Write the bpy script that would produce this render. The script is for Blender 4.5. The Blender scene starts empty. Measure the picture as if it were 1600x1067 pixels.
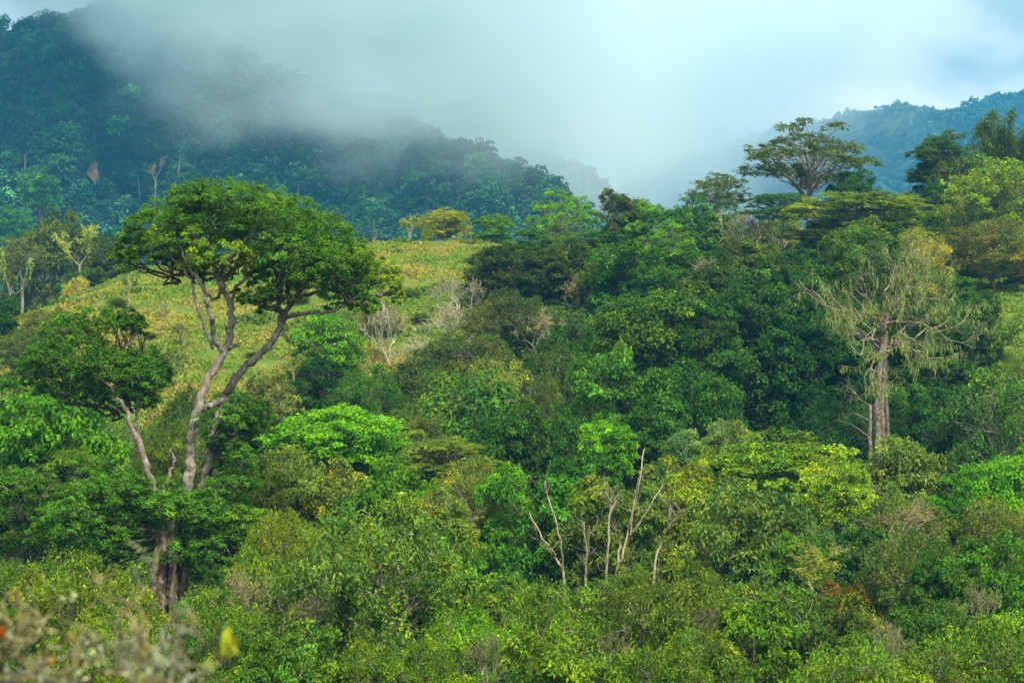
import bpy, math
import numpy as np

SC = bpy.context.scene
COL = SC.collection
F = 3111.0            # focal length in photograph pixels (1600 wide)
PI = math.pi
R0 = np.random.default_rng(11)

def W3(px, py, D):
    return np.array([(px - 800.0) / F * D, D, (533.0 - py) / F * D])

def smooth(a, b, x):
    t = np.clip((np.asarray(x, float) - a) / (b - a), 0, 1)
    return t * t * (3 - 2 * t)

def unit(v):
    return v / (np.linalg.norm(v, axis=-1, keepdims=True) + 1e-9)

# ------------------------------------------------------------------ noise for shaping terrain
def vnoise(x, y, seed=0):
    x = np.asarray(x, float); y = np.asarray(y, float)
    xi = np.floor(x).astype(np.int64); yi = np.floor(y).astype(np.int64)
    fx = x - xi; fy = y - yi
    fx = fx * fx * (3 - 2 * fx); fy = fy * fy * (3 - 2 * fy)
    def h(a, b):
        n = (a * 374761393 + b * 668265263 + seed * 1442695041) & 0x7fffffff
        n = ((n ^ (n >> 13)) * 1274126177) & 0x7fffffff
        return ((n ^ (n >> 16)) & 0xffff) / 65535.0
    a = h(xi, yi); b = h(xi + 1, yi); c = h(xi, yi + 1); d = h(xi + 1, yi + 1)
    return (a + (b - a) * fx) * (1 - fy) + (c + (d - c) * fx) * fy - 0.5

def fnoise(x, y, o=4, seed=0):
    s = 0; a = 1.0
    for k in range(o):
        s = s + a * vnoise(x * 2 ** k + 17.3 * k, y * 2 ** k - 9.1 * k, seed + k)
        a *= 0.5
    return s

# ------------------------------------------------------------------ mesh builder
class MB:
    def __init__(s):
        s.v = []; s.f = []; s.t = []; s.m = []; s.n = 0
    def add(s, v, f, tint=1.0, mat=0):
        v = np.asarray(v, float); f = np.asarray(f, np.int64)
        if len(f) == 0: return
        s.v.append(v); s.f.append(f + s.n); s.n += len(v)
        t = np.asarray(tint, float)
        if t.ndim == 0: t = np.full((len(f), 3), float(t))
        elif t.ndim == 1 and len(t) == 3 and len(f) != 3: t = np.tile(t, (len(f), 1))
        elif t.ndim == 1: t = np.repeat(t[:, None], 3, 1)
        s.t.append(t); s.m.append(np.full(len(f), mat))
    def tube(s, p, r, sides=5, tint=1.0, mat=0):
        p = np.asarray(p, float); r = np.asarray(r, float)
        k = len(p)
        t = np.empty_like(p)
        t[1:-1] = p[2:] - p[:-2]; t[0] = p[1] - p[0]; t[-1] = p[-1] - p[-2]
        t = unit(t)
        ref = np.array([0.93, 0.31, 0.2]) if abs(t[k // 2][2]) > 0.7 else np.array([0.07, 0.1, 0.99])
        u = unit(np.cross(t, ref)); w = np.cross(t, u)
        a = np.arange(sides) * 2 * PI / sides
        ring = (u[:, None, :] * np.cos(a)[None, :, None] + w[:, None, :] * np.sin(a)[None, :, None]) * r[:, None, None] + p[:, None, :]
        v = ring.reshape(-1, 3)
        i = np.arange(k - 1)[:, None] * sides; j = np.arange(sides)[None, :]; j2 = (j + 1) % sides
        f = np.stack([i + j, i + j2, i + j2 + sides, i + j + sides], -1).reshape(-1, 4)
        s.add(v, f, tint, mat)
    def leaves(s, pos, nrm, L, wid, rng, tint, droop=0.0, fold=0.12, mat=0, tang=None):
        n = len(pos)
        if n == 0: return
        nrm = unit(nrm)
        t = rng.normal(size=(n, 3)) if tang is None else tang + rng.normal(size=(n, 3)) * 0.25
        t[:, 2] -= droop
        t = unit(t - nrm * (t * nrm).sum(1, keepdims=True))
        b = np.cross(nrm, t)
        L = np.broadcast_to(np.asarray(L, float), (n,))[:, None]; w = L * wid
        mid = pos + t * L * 0.45
        v = np.stack([pos, mid + b * w * .5 + nrm * L * fold, pos + t * L - nrm * L * fold * .6, mid - b * w * .5 + nrm * L * fold], 1).reshape(-1, 3)
        f = np.arange(4 * n).reshape(n, 4)
        s.add(v, f, tint, mat)
    def mesh(s, name, mats, smooth_mats=()):
        me = bpy.data.meshes.new(name)
        v = np.concatenate(s.v); f = np.concatenate(s.f); t = np.concatenate(s.t); m = np.concatenate(s.m)
        nf = len(f)
        me.vertices.add(len(v)); me.vertices.foreach_set('co', v.astype(np.float32).ravel())
        me.loops.add(nf * 4); me.loops.foreach_set('vertex_index', f.astype(np.int32).ravel())
        me.polygons.add(nf)
        me.polygons.foreach_set('loop_start', np.arange(0, nf * 4, 4, dtype=np.int32))
        me.polygons.foreach_set('loop_total', np.full(nf, 4, np.int32))
        me.polygons.foreach_set('material_index', m.astype(np.int32))
        me.polygons.foreach_set('use_smooth', np.isin(m, list(smooth_mats)))
        for x in (mats if isinstance(mats, (list, tuple)) else [mats]): me.materials.append(x)
        at = me.attributes.new('tint', 'FLOAT_COLOR', 'FACE')
        c = np.ones((nf, 4), np.float32); c[:, :3] = t
        at.data.foreach_set('color', c.ravel())
        me.update(calc_edges=True)
        return me

def link(name, me, parent=None, loc=(0, 0, 0), rotz=0.0, scale=(1, 1, 1), color=None):
    o = bpy.data.objects.new(name, me); COL.objects.link(o)
    o.location = loc; o.rotation_euler = (0, 0, rotz); o.scale = scale
    if parent is not None: o.parent = parent
    if color is not None: o.color = (color[0], color[1], color[2], 1)
    return o

def thing(name, label, cat, loc, group=None):
    o = bpy.data.objects.new(name, None); COL.objects.link(o)
    o.location = loc; o['label'] = label; o['category'] = cat; o.empty_display_size = 0.5
    if group: o['group'] = group
    return o

# ------------------------------------------------------------------ materials
def newmat(name):
    m = bpy.data.materials.new(name); m.use_nodes = True
    nt = m.node_tree; nt.nodes.clear()
    return m, nt.nodes, nt.links

def mixrgb(N, L, mode, a, b, fac=1.0):
    n = N.new('ShaderNodeMix'); n.data_type = 'RGBA'; n.blend_type = mode
    for sock, val in ((n.inputs[0], fac), (n.inputs[6], a), (n.inputs[7], b)):
        if isinstance(val, bpy.types.NodeSocket): L.new(val, sock)
        elif isinstance(val, (int, float)): sock.default_value = val
        else: sock.default_value = (*val, 1)
    return n.outputs[2]

def leaf_material(name, rough=0.6, trans=0.32, spec=0.12):
    m, N, L = newmat(name)
    oi = N.new('ShaderNodeObjectInfo'); at = N.new('ShaderNodeAttribute'); at.attribute_name = 'tint'
    c = mixrgb(N, L, 'MULTIPLY', oi.outputs['Color'], at.outputs['Color'])
    p = N.new('ShaderNodeBsdfPrincipled'); L.new(c, p.inputs['Base Color'])
    p.inputs['Roughness'].default_value = rough; p.inputs['Specular IOR Level'].default_value = spec
    tr = N.new('ShaderNodeBsdfTranslucent')
    L.new(mixrgb(N, L, 'MULTIPLY', c, (1.5, 1.35, 0.5)), tr.inputs['Color'])
    mx = N.new('ShaderNodeMixShader'); mx.inputs[0].default_value = trans
    L.new(p.outputs[0], mx.inputs[1]); L.new(tr.outputs[0], mx.inputs[2])
    o = N.new('ShaderNodeOutputMaterial'); L.new(mx.outputs[0], o.inputs[0])
    return m

def bark_material(name, lichen=0.5, scale=1.0):
    m, N, L = newmat(name)
    oi = N.new('ShaderNodeObjectInfo'); at = N.new('ShaderNodeAttribute'); at.attribute_name = 'tint'
    tc = N.new('ShaderNodeTexCoord')
    mp = N.new('ShaderNodeMapping'); mp.inputs['Scale'].default_value = (5 * scale, 5 * scale, 1.1 * scale)
    L.new(tc.outputs['Object'], mp.inputs[0])
    n1 = N.new('ShaderNodeTexNoise'); n1.inputs['Scale'].default_value = 1.6; n1.inputs['Detail'].default_value = 6
    n1.inputs['Roughness'].default_value = 0.7; L.new(mp.outputs[0], n1.inputs['Vector'])
    r1 = N.new('ShaderNodeValToRGB'); r1.color_ramp.elements[0].position = .32; r1.color_ramp.elements[1].position = .68
    r1.color_ramp.elements[0].color = (.35, .3, .27, 1); r1.color_ramp.elements[1].color = (1.35, 1.3, 1.25, 1)
    L.new(n1.outputs[0], r1.inputs[0])
    c = mixrgb(N, L, 'MULTIPLY', oi.outputs['Color'], at.outputs['Color'])
    c = mixrgb(N, L, 'MULTIPLY', c, r1.outputs[0])
    n2 = N.new('ShaderNodeTexNoise'); n2.inputs['Scale'].default_value = 3.2 * scale; n2.inputs['Detail'].default_value = 8
    L.new(tc.outputs['Object'], n2.inputs['Vector'])
    r2 = N.new('ShaderNodeValToRGB'); r2.color_ramp.elements[0].position = .50; r2.color_ramp.elements[1].position = .66
    r2.color_ramp.elements[1].color = (lichen,) * 3 + (1,); L.new(n2.outputs[0], r2.inputs[0])
    c = mixrgb(N, L, 'MIX', c, (.36, .37, .31), r2.outputs[0])
    n3 = N.new('ShaderNodeTexNoise'); n3.inputs['Scale'].default_value = 0.9 * scale; n3.inputs['Detail'].default_value = 4
    mp3 = N.new('ShaderNodeMapping'); mp3.inputs['Location'].default_value = (7, 3, 5); L.new(tc.outputs['Object'], mp3.inputs[0])
    L.new(mp3.outputs[0], n3.inputs['Vector'])
    r3 = N.new('ShaderNodeValToRGB'); r3.color_ramp.elements[0].position = .55; r3.color_ramp.elements[1].position = .63
    r3.color_ramp.elements[1].color = (lichen * .8,) * 3 + (1,); L.new(n3.outputs[0], r3.inputs[0])
    c = mixrgb(N, L, 'MIX', c, (.055, .06, .018), r3.outputs[0])
    b = N.new('ShaderNodeBump'); b.inputs['Strength'].default_value = .9; b.inputs['Distance'].default_value = .08
    L.new(n1.outputs[0], b.inputs['Height'])
    p = N.new('ShaderNodeBsdfPrincipled'); L.new(c, p.inputs['Base Color']); p.inputs['Roughness'].default_value = .9
    p.inputs['Specular IOR Level'].default_value = .15
    L.new(b.outputs[0], p.inputs['Normal'])
    o = N.new('ShaderNodeOutputMaterial'); L.new(p.outputs[0], o.inputs[0])
    return m

LEAF = leaf_material('leaf')
MOSS = leaf_material('hanging_moss_fibre', rough=.85, trans=.35, spec=.05)
GRASSM = leaf_material('grass_blade', rough=.7, trans=.3, spec=.15)
FARLEAF = leaf_material('far_leaf', rough=.8, trans=.2, spec=.1)
BARK = bark_material('bark', .55)
BARKH = bark_material('lichen_bark', .85, 1.1)
def ground_material():
    m, N, L = newmat('hillside_soil_and_turf')
    at = N.new('ShaderNodeAttribute'); at.attribute_name = 'meadow'
    tc = N.new('ShaderNodeTexCoord')
    n1 = N.new('ShaderNodeTexNoise'); n1.inputs['Scale'].default_value = .35; n1.inputs['Detail'].default_value = 8
    n1.inputs['Roughness'].default_value = .7; L.new(tc.outputs['Object'], n1.inputs['Vector'])
    g = N.new('ShaderNodeValToRGB'); e = g.color_ramp.elements
    e[0].position = .3; e[0].color = (.05, .085, .012, 1); e[1].position = .7; e[1].color = (.16, .17, .035, 1)
    e.new(.5).color = (.09, .14, .018, 1); L.new(n1.outputs[0], g.inputs[0])
    n2 = N.new('ShaderNodeTexNoise'); n2.inputs['Scale'].default_value = 1.2; n2.inputs['Detail'].default_value = 6
    L.new(tc.outputs['Object'], n2.inputs['Vector'])
    s = N.new('ShaderNodeValToRGB'); s.color_ramp.elements[0].color = (.012, .03, .006, 1); s.color_ramp.elements[1].color = (.04, .07, .014, 1)
    L.new(n2.outputs[0], s.inputs[0])
    c = mixrgb(N, L, 'MIX', s.outputs[0], g.outputs[0], at.outputs['Fac'])
    b = N.new('ShaderNodeBump'); b.inputs['Distance'].default_value = .4; L.new(n2.outputs[0], b.inputs['Height'])
    p = N.new('ShaderNodeBsdfPrincipled'); L.new(c, p.inputs['Base Color']); p.inputs['Roughness'].default_value = .95
    p.inputs['Specular IOR Level'].default_value = .1; L.new(b.outputs[0], p.inputs['Normal'])
    o = N.new('ShaderNodeOutputMaterial'); L.new(p.outputs[0], o.inputs[0])
    return m
def plain(name, a, b, scale, rough=.95):
    m, N, L = newmat(name)
    tc = N.new('ShaderNodeTexCoord'); n = N.new('ShaderNodeTexNoise'); n.inputs['Scale'].default_value = scale
    n.inputs['Detail'].default_value = 7; L.new(tc.outputs['Object'], n.inputs['Vector'])
    r = N.new('ShaderNodeValToRGB'); r.color_ramp.elements[0].position = .35; r.color_ramp.elements[1].position = .65
    r.color_ramp.elements[0].color = (*a, 1); r.color_ramp.elements[1].color = (*b, 1); L.new(n.outputs[0], r.inputs[0])
    p = N.new('ShaderNodeBsdfPrincipled'); L.new(r.outputs[0], p.inputs['Base Color']); p.inputs['Roughness'].default_value = rough
    p.inputs['Specular IOR Level'].default_value = .1
    o = N.new('ShaderNodeOutputMaterial'); L.new(p.outputs[0], o.inputs[0])
    return m
GROUND = ground_material()
MTN = plain('mountain_undergrowth', (.012, .03, .012), (.03, .055, .02), .06)
MTNR = plain('far_mountain_slope', (.014, .045, .025), (.035, .07, .035), .006)
EARTH = plain('bare_red_earth', (.20, .11, .055), (.32, .20, .10), .25)
WOOD = plain('weathered_post_wood', (.12, .1, .08), (.25, .22, .18), 3)

# ------------------------------------------------------------------ terrain
HX = np.array([-400, -120, -75, -59, -49.5, -40.7, -29.6, -17, -3, 7.4, 14.8, 29.6, 37, 48, 59, 80, 130, 400.])
HZ = np.array([-10, -6, -2, 1.0, 4.1, 8.0, 9.4, 10.4, 10.6, 9.6, 8.4, 7.4, 7.2, 7.4, 8.2, 9, 6, 0.])
def crest(X): 
    return (np.interp(X - 3, HX, HZ) + np.interp(X, HX, HZ) + np.interp(X + 3, HX, HZ)) / 3
def ground(X, Y):
    X = np.asarray(X, float); Y = np.asarray(Y, float)
    prof = np.interp(Y, [-300, -60, 0, 4, 10, 25, 45, 60, 100, 130, 150], [14, 3, -1.75, -2.3, -5, -11, -16, -18.3, -18.3, -15.5, -10.5])
    t = np.clip((Y - 150) / 80, 0, 1)
    H = crest(X)
    rise = -10.5 + (H + 10.5) * np.sin(t * PI / 2)
    back = H - np.clip(Y - 230, 0, 90) * 0.12 - np.clip(Y - 320, 0, 200) * .16
    z = np.where(Y < 150, prof, np.where(Y < 230, rise, np.maximum(back, -45)))
    n = fnoise(X / 11, Y / 11, 3, 3) * 1.1 + fnoise(X / 2.3, Y / 2.3, 2, 8) * .22
    return z + n * smooth(6, 30, Y) * (1 - smooth(600, 900, Y))
def meadow(X, Y):
    X = np.asarray(X, float); Y = np.asarray(Y, float)
    edge = 160 + fnoise(X / 9, Y / 9, 2, 21) * 10
    a = smooth(-1, 3, Y - edge) * (1 - smooth(-1, 1.5, X - (6 - (232 - Y) * .22 + fnoise(X / 7, Y / 7, 2, 5) * 5)))
    b = smooth(165, 175, Y) * smooth(41, 45, X + fnoise(X / 6, Y / 6, 2, 31) * 4)
    return np.maximum(a, b) * (1 - smooth(330, 345, Y))

def build_ground():
    ys = np.concatenate([np.arange(-300, -10, 30), np.arange(-10, 40, 2.0), np.arange(40, 150, 1.6), np.arange(150, 262, .8), np.arange(262, 420, 6), np.geomspace(420, 3700, 24)])
    nx = 300
    u = np.linspace(-1, 1, nx); u = np.sign(u) * np.abs(u) ** 1.25
    Y, U = np.meshgrid(ys, u, indexing='ij')
    half = np.maximum(110, np.abs(Y) * .55)
    half = np.minimum(half * np.where(Y > 420, 1 + (Y - 420) / 3000, 1), 2500)
    X = U * half
    Z = ground(X, Y)
    v = np.stack([X, Y, Z], -1).reshape(-1, 3)
    i, j = np.meshgrid(np.arange(len(ys) - 1), np.arange(nx - 1), indexing='ij')
    a = i * nx + j
    f = np.stack([a, a + 1, a + nx + 1, a + nx], -1).reshape(-1, 4)
    mb = MB(); mb.add(v, f)
    me = mb.mesh('ground', GROUND, (0,))
    at = me.attributes.new('meadow', 'FLOAT', 'POINT')
    at.data.foreach_set('value', meadow(X, Y).astype(np.float32).ravel())
    o = link('ground', me); o['kind'] = 'structure'
build_ground()

def tints(rng, n, var, yel=0.0):
    """brightness and hue variation of single leaves / clumps"""
    b = np.exp(rng.normal(size=n) * var)
    y = np.clip(rng.normal(size=n) * yel, -1.6 * yel, 1.2 * yel)
    return np.stack([b * (1 + 1.05 * y), b * (1 + .45 * y), b * (1 - .6 * y)], -1)

def build_grass():
    rng = np.random.default_rng(5)
    n = 230000
    Y = rng.uniform(152, 240, n); X = rng.uniform(-80, 72, n)
    keep = (meadow(X, Y) > .45) & (np.abs(X) < Y * .30)
    X = X[keep]; Y = Y[keep]
    # tussocks stand in loose level rows, the way grazing terraces a slope
    row = fnoise(X / 2.4, Y / 1.5, 3, 41)
    keep = row + rng.normal(size=len(row)) * .12 > -.24
    X = X[keep]; Y = Y[keep]; row = row[keep]; n = len(X)
    Z = ground(X, Y)
    mb = MB()
    hue = fnoise(X / 9, Y / 9, 3, 77)[:, None]
    hue2 = fnoise(X / 1.8, Y / 1.2, 2, 99)[:, None]
    yel = np.array([.27, .26, .035]); grn = np.array([.12, .22, .015]); tan = np.array([.27, .20, .07])
    w = np.clip(.5 + hue * 1.5 + hue2 * .7, 0, 1)
    base = grn * (1 - w) + yel * w
    w2 = np.clip((hue2 - .16) * 2.2, 0, .6)
    base = base * (1 - w2) + tan * w2
    weed = smooth(.18, .42, fnoise(X / 4.5, Y / 4.0, 3, 123))[:, None]
    base = base * (1 - weed * .75) + np.array([.055, .12, .014]) * weed * .75
    right = smooth(30, 40, X)[:, None]
    base = base * (1 - right * .7) + np.array([.10, .2, .012]) * right * .7
    for k in range(5):
        p = np.stack([X + rng.normal(size=n) * .16, Y + rng.normal(size=n) * .16, Z - .03], -1)
        nr = np.stack([rng.normal(size=n), rng.normal(size=n) - .7, np.full(n, .7)], -1)
        L = rng.uniform(.16, .42, n) * (1 + row * .9) * (1 + .7 * weed[:, 0])
        up = np.zeros((n, 3)); up[:, 2] = 1.0
        up[:, :2] = rng.normal(size=(n, 2)) * .55
        mb.leaves(p, nr, L, .42, rng, base * np.exp(rng.normal(size=(n, 1)) * .22), tang=up, fold=.05)
    o = link('grass', mb.mesh('grass', GRASSM), color=(1, 1, 1))
    o['kind'] = 'stuff'; o['label'] = 'yellow green tussock grass growing over the open hillside pasture'; o['category'] = 'grass'
build_grass()

# ------------------------------------------------------------------ crowns
def rand_dirs(rng, n, zmin=-1.0, zmax=1.0):
    z = rng.uniform(zmin, zmax, n); a = rng.uniform(0, 2 * PI, n); r = np.sqrt(np.maximum(0, 1 - z * z))
    return np.stack([r * np.cos(a), r * np.sin(a), z], -1)

def lobes_ellipsoid(rng, n, W, H, r, flat, zmin=-.35, lo=.75, hi=1.0, rv=.3, zc=.4):
    pts = []; rad = []
    for k in range(n):
        rr = r * rng.uniform(1 - rv, 1 + rv)
        best = None; bd = -1
        for c in range(14):
            d = rand_dirs(rng, 1, zmin, 1)[0]
            s = rng.uniform(lo, hi)
            ax = W / 2 - rr * .9
            az = (H * (1 - zc) - rr * flat * .9) if d[2] > 0 else H * zc
            p = np.array([d[0] * ax, d[1] * ax, H * zc + d[2] * az]) * np.array([s, s, 1]) 
            p[2] = H * zc + (p[2] - H * zc) * s
            dist = min([np.linalg.norm((p - q) / np.array([1, 1, .8])) - .0 for q in pts] or [9])
            if dist > bd: bd = dist; best = p
        pts.append(best); rad.append((rr, rr, rr * flat))
    return np.array(pts), np.array(rad)

def fill_lobes(mb, rng, C, Rr, ncl, npl, leaf, wid, up=.8, rnd=.55, droop=.15, var=.2, yel=.12, zmin=-.3, crad=.45, lobe_tint=None, cvar=.16, lvar=.12, mat=0, young=.0, cflat=.6):
    """leaf clumps over the outside of each lobe"""
    n = len(C)
    if lobe_tint is None: lobe_tint = tints(rng, n, lvar, yel)
    li = np.repeat(np.arange(n), ncl)
    d = rand_dirs(rng, len(li), zmin, 1)
    cp = C[li] + d * Rr[li] * rng.uniform(.72, 1.08, (len(li), 1))
    cr = Rr[li].min(1) ** .5 * Rr[li].max(1) ** .5 * crad * rng.uniform(.65, 1.3, len(li))
    ct = lobe_tint[li] * tints(rng, len(li), cvar, yel)
    if young > 0:
        yk = rng.random(len(li)) < young
        ct[yk] *= np.array([1.9, 1.45, .8])
    k = np.repeat(np.arange(len(li)), npl); m = len(k)
    d2 = rand_dirs(rng, m, -.5, 1)
    pos = cp[k] + d2 * cr[k][:, None] * np.array([1, 1, cflat]) * (rng.random((m, 1)) ** .45)
    nrm = d2 * .5 + d[k] * .35 + np.array([0, 0, up]) + rng.normal(size=(m, 3)) * rnd
    mb.leaves(pos, nrm, leaf * rng.uniform(.65, 1.3, m), wid, rng, ct[k] * tints(rng, m, var, yel * .5), droop=droop, mat=mat)

def wiggle(rng, a, b, n, amp, sag=0.0):
    a = np.asarray(a, float); b = np.asarray(b, float)
    t = np.linspace(0, 1, n)[:, None]
    p = a + (b - a) * t
    L = np.linalg.norm(b - a)
    off = rng.normal(size=(n, 3)) * amp * L; off[0] = 0; off[-1] = 0
    p = p + off
    p[:, 2] += (np.sin(t[:, 0] * PI) * sag * L)
    return p

def limbs_to(mb, rng, C, H, r0, n_twig=3, Rr=None, tint=1.0, top=.75):
    """boughs from the middle of the crown out to each lobe"""
    zmaxc = C[:, 2].max()
    zs = np.linspace(-.05 * H, zmaxc * top, 6)
    ax = np.stack([rng.normal(size=6) * .03 * H, rng.normal(size=6) * .03 * H, zs], -1); ax[0, :2] = 0
    mb.tube(ax, np.linspace(r0, r0 * .25, 6), 6, tint)
    for i, c in enumerate(C):
        h = np.clip(c[2] * rng.uniform(.1, .6), 0, zmaxc * top * .8)
        a = np.array([np.interp(h, zs, ax[:, 0]), np.interp(h, zs, ax[:, 1]), h])
        p = wiggle(rng, a, c, 6, .045, .1)
        mb.tube(p, np.linspace(r0 * .5, r0 * .12, 6), 4, tint)
        if Rr is not None:
            for d in rand_dirs(rng, n_twig, -.1, 1):
                q = c + d * Rr[i] * rng.uniform(.8, 1.35)
                mb.tube(wiggle(rng, p[rng.integers(3, 6)], q, 4, .06), np.linspace(r0 * .16, r0 * .05, 4), 3, tint)

def grow(rng, start, direc, length, rad, depth, out, spread=.55, up=.15, kids=(2, 4), shrink=.68, wob=.12, minr=.006):
    """recursive bare branch; appends (points, radii)"""
    n = 5
    p = [np.asarray(start, float)]; d = unit(np.asarray(direc, float))
    for k in range(n - 1):
        d = unit(d + rng.normal(size=3) * wob + np.array([0, 0, up * .25]))
        p.append(p[-1] + d * length / (n - 1))
    p = np.array(p); r = np.linspace(rad, max(rad * .62, minr), n)
    out.append((p, r, depth))
    if depth <= 0: return
    for k in range(rng.integers(kids[0], kids[1] + 1)):
        nd = unit(d + rng.normal(size=3) * spread + np.array([0, 0, up]))
        i = n - 1 if k < 2 else rng.integers(2, n)
        grow(rng, p[i], nd, length * shrink * rng.uniform(.75, 1.2), max(r[i] * .68, minr), depth - 1, out, spread, up, kids, shrink, wob, minr)

PROTO = {}
FITWH = [1, 1]
def proto(species, fn, variants, W, H):
    FITWH[0] = W; FITWH[1] = H
    PROTO[species] = dict(W=W, H=H, items=[fn(np.random.default_rng(100 * k + len(species) * 7 + ord(species[0])), W, H) for k in range(variants)])

def fit(mbs, W, H):
    """scale crown and boughs together so the foliage fills W x W x H"""
    v = np.concatenate(mbs[0].v); lo = np.percentile(v, .7, 0); hi = np.percentile(v, 99.3, 0)
    sxy = W / (.5 * (hi[0] - lo[0]) + .5 * (hi[1] - lo[1]))
    s = np.array([sxy, sxy, H / hi[2]]); off = np.array([(lo[0] + hi[0]) / 2, (lo[1] + hi[1]) / 2, 0])
    for m in mbs: m.v = [(q - off) * s for q in m.v]

def fin(crown, br, mat=LEAF):
    if mat is LEAF and crown is not None and crown.n > 20000: fit([crown, br], FITWH[0], FITWH[1])
    return (crown.mesh('crown', mat) if crown is not None and crown.n else None, br.mesh('branches', BARK) if br is not None and br.n else None)

def p_dome(rng, W, H):
    C, Rr = lobes_ellipsoid(rng, 34, W, H, 1.15, .75, -.45, .86, 1.0, .25, .35)
    c = MB(); b = MB()
    fill_lobes(c, rng, C, Rr, 13, 38, .23, .5, up=.7, var=.17, yel=.12, lvar=.08, cvar=.14)
    limbs_to(b, rng, C[:18], H, .2)
    return fin(c, b)
def p_broad(rng, W, H):
    C, Rr = lobes_ellipsoid(rng, 30, W, H, 1.15, .66, -.75, .5, 1.08, .5, .42)
    c = MB(); b = MB()
    fill_lobes(c, rng, C, Rr, 17, 40, .25, .48, up=.8, var=.22, yel=.16, lvar=.16, cvar=.22, young=.06)
    limbs_to(b, rng, C, H, .2, 3, Rr)
    return fin(c, b)
def p_layer(rng, W, H):
    C = []; Rr = []
    for k in range(50):
        rho = math.sqrt(rng.random()) * .88; a = rng.uniform(0, 2 * PI)
        tier = rng.choice([0, .0, .2, .4, .55])
        z = H * (.92 - .5 * rho ** 2 - tier + rng.uniform(-.05, .05))
        r = rng.uniform(.75, 1.5)
        C.append((rho * math.cos(a) * (W / 2 - .5), rho * math.sin(a) * (W / 2 - .5), max(z, .1 * H))); Rr.append((r, r, r * .42))
    C = np.array(C); Rr = np.array(Rr)
    c = MB(); b = MB()
    fill_lobes(c, rng, C, Rr, 16, 30, .21, .38, up=1.3, rnd=.4, var=.2, yel=.15, lvar=.14, cvar=.2, crad=.45, cflat=.35, zmin=-.1, young=.08)
    limbs_to(b, rng, C, H, .17, 3, Rr)
    return fin(c, b)
def p_airy(rng, W, H):
    C, Rr = lobes_ellipsoid(rng, 44, W, H, .66, .62, -.7, .5, 1.0, .35, .42)
    c = MB(); b = MB()
    fill_lobes(c, rng, C, Rr, 9, 22, .2, .45, up=.7, var=.22, yel=.14, crad=.5)
    limbs_to(b, rng, C, H, .11, 5, Rr, top=.85)
    return fin(c, b)
def p_fine(rng, W, H):
    C, Rr = lobes_ellipsoid(rng, 50, W, H, .85, .8, -.8, .55, 1.0, .35, .42)
    c = MB(); b = MB()
    fill_lobes(c, rng, C, Rr, 11, 40, .165, .42, up=.55, rnd=.8, droop=.0, var=.25, yel=.17, lvar=.12, cvar=.2, zmin=-.4, crad=.55, cflat=.9, young=.05)
    limbs_to(b, rng, C, H, .12, 6, Rr)
    return fin(c, b)
def p_big(rng, W, H):
    C, Rr = lobes_ellipsoid(rng, 30, W, H, 1.1, .7, -.7, .5, 1.0, .35, .42)
    c = MB(); b = MB()
    fill_lobes(c, rng, C, Rr, 16, 34, .225, .5, up=.75, rnd=.5, droop=.6, var=.24, yel=.14, lvar=.12, cvar=.18, crad=.5, young=.08)
    limbs_to(b, rng, C, H, .15, 5, Rr)
    return fin(c, b)
def p_tall(rng, W, H):
    C, Rr = lobes_ellipsoid(rng, 36, W, H, .95, .95, -.8, .55, 1.0, .35, .5)
    c = MB(); b = MB()
    fill_lobes(c, rng, C, Rr, 13, 34, .24, .45, up=.45, rnd=.5, droop=.5, var=.22, yel=.12, lvar=.16, cvar=.2, zmin=-.6)
    limbs_to(b, rng, C, H, .2, 2, Rr)
    return fin(c, b)
def p_twig(rng, W, H):
    c = MB(); b = MB(); out = []
    for k in range(5):
        a = rng.uniform(0, 2 * PI); s = rng.uniform(.25, .8)
        grow(rng, (0, 0, -.2), (math.cos(a) * s, math.sin(a) * s, 1), H * .36, .085, 5, out, .5, .22, (2, 3), .72, .14, .011)
    tips = []
    for p, r, d in out:
        b.tube(p[::2] if d < 2 else p, r[::2] if d < 2 else r, 3 if d < 3 else 4, math.exp(rng.normal() * .2))
        if d <= 1: tips.append(p)
    tips = np.concatenate(tips)
    k = rng.integers(0, len(tips), 1500)
    c.leaves(tips[k] + rng.normal(size=(len(k), 3)) * .08, rng.normal(size=(len(k), 3)) + np.array([0, 0, .8]), rng.uniform(.08, .17, len(k)), .5, rng, tints(rng, len(k), .3, .2))
    allp = np.concatenate([o[0] for o in out])
    lo, hi = allp.min(0), allp.max(0)
    s = np.array([W / max(hi[0] - lo[0], .1), W / max(hi[1] - lo[1], .1), H / hi[2]])
    off = np.array([(lo[0] + hi[0]) / 2, (lo[1] + hi[1]) / 2, 0])
    for mbx in (c, b):
        mbx.v = [(v - off) * s for v in mbx.v]
    return fin(c, b)
def p_dead(rng, W, H):
    b = MB(); c = MB(); out = []
    grow(rng, (0, 0, -.3), (rng.normal() * .1, rng.normal() * .1, 1), H * .38, .11, 4, out, .42, .3, (2, 3), .72, .08, .012)
    for p, r, d in out:
        b.tube(p, r, 5 if d > 2 else 3, math.exp(rng.normal() * .15))
    tips = np.concatenate([o[0] for o in out if o[2] <= 2])
    k = rng.integers(0, len(tips), 700)
    pp = tips[k] + rng.normal(size=(len(k), 3)) * .05
    c.leaves(pp, np.stack([rng.normal(size=len(k)), rng.normal(size=len(k)), np.full(len(k), .1)], -1), rng.uniform(.15, .45, len(k)), .3, rng, tints(rng, len(k), .25, .15), droop=1.5)
    allp = np.concatenate([o[0] for o in out]); lo, hi = allp.min(0), allp.max(0)
    s = np.array([W / (hi[0] - lo[0] + .1), W / (hi[1] - lo[1] + .1), H / hi[2]])
    off = np.array([(lo[0] + hi[0]) / 2, (lo[1] + hi[1]) / 2, 0])
    for mbx in (c, b): mbx.v = [(v - off) * s for v in mbx.v]
    return fin(c, b, MOSS)
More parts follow.
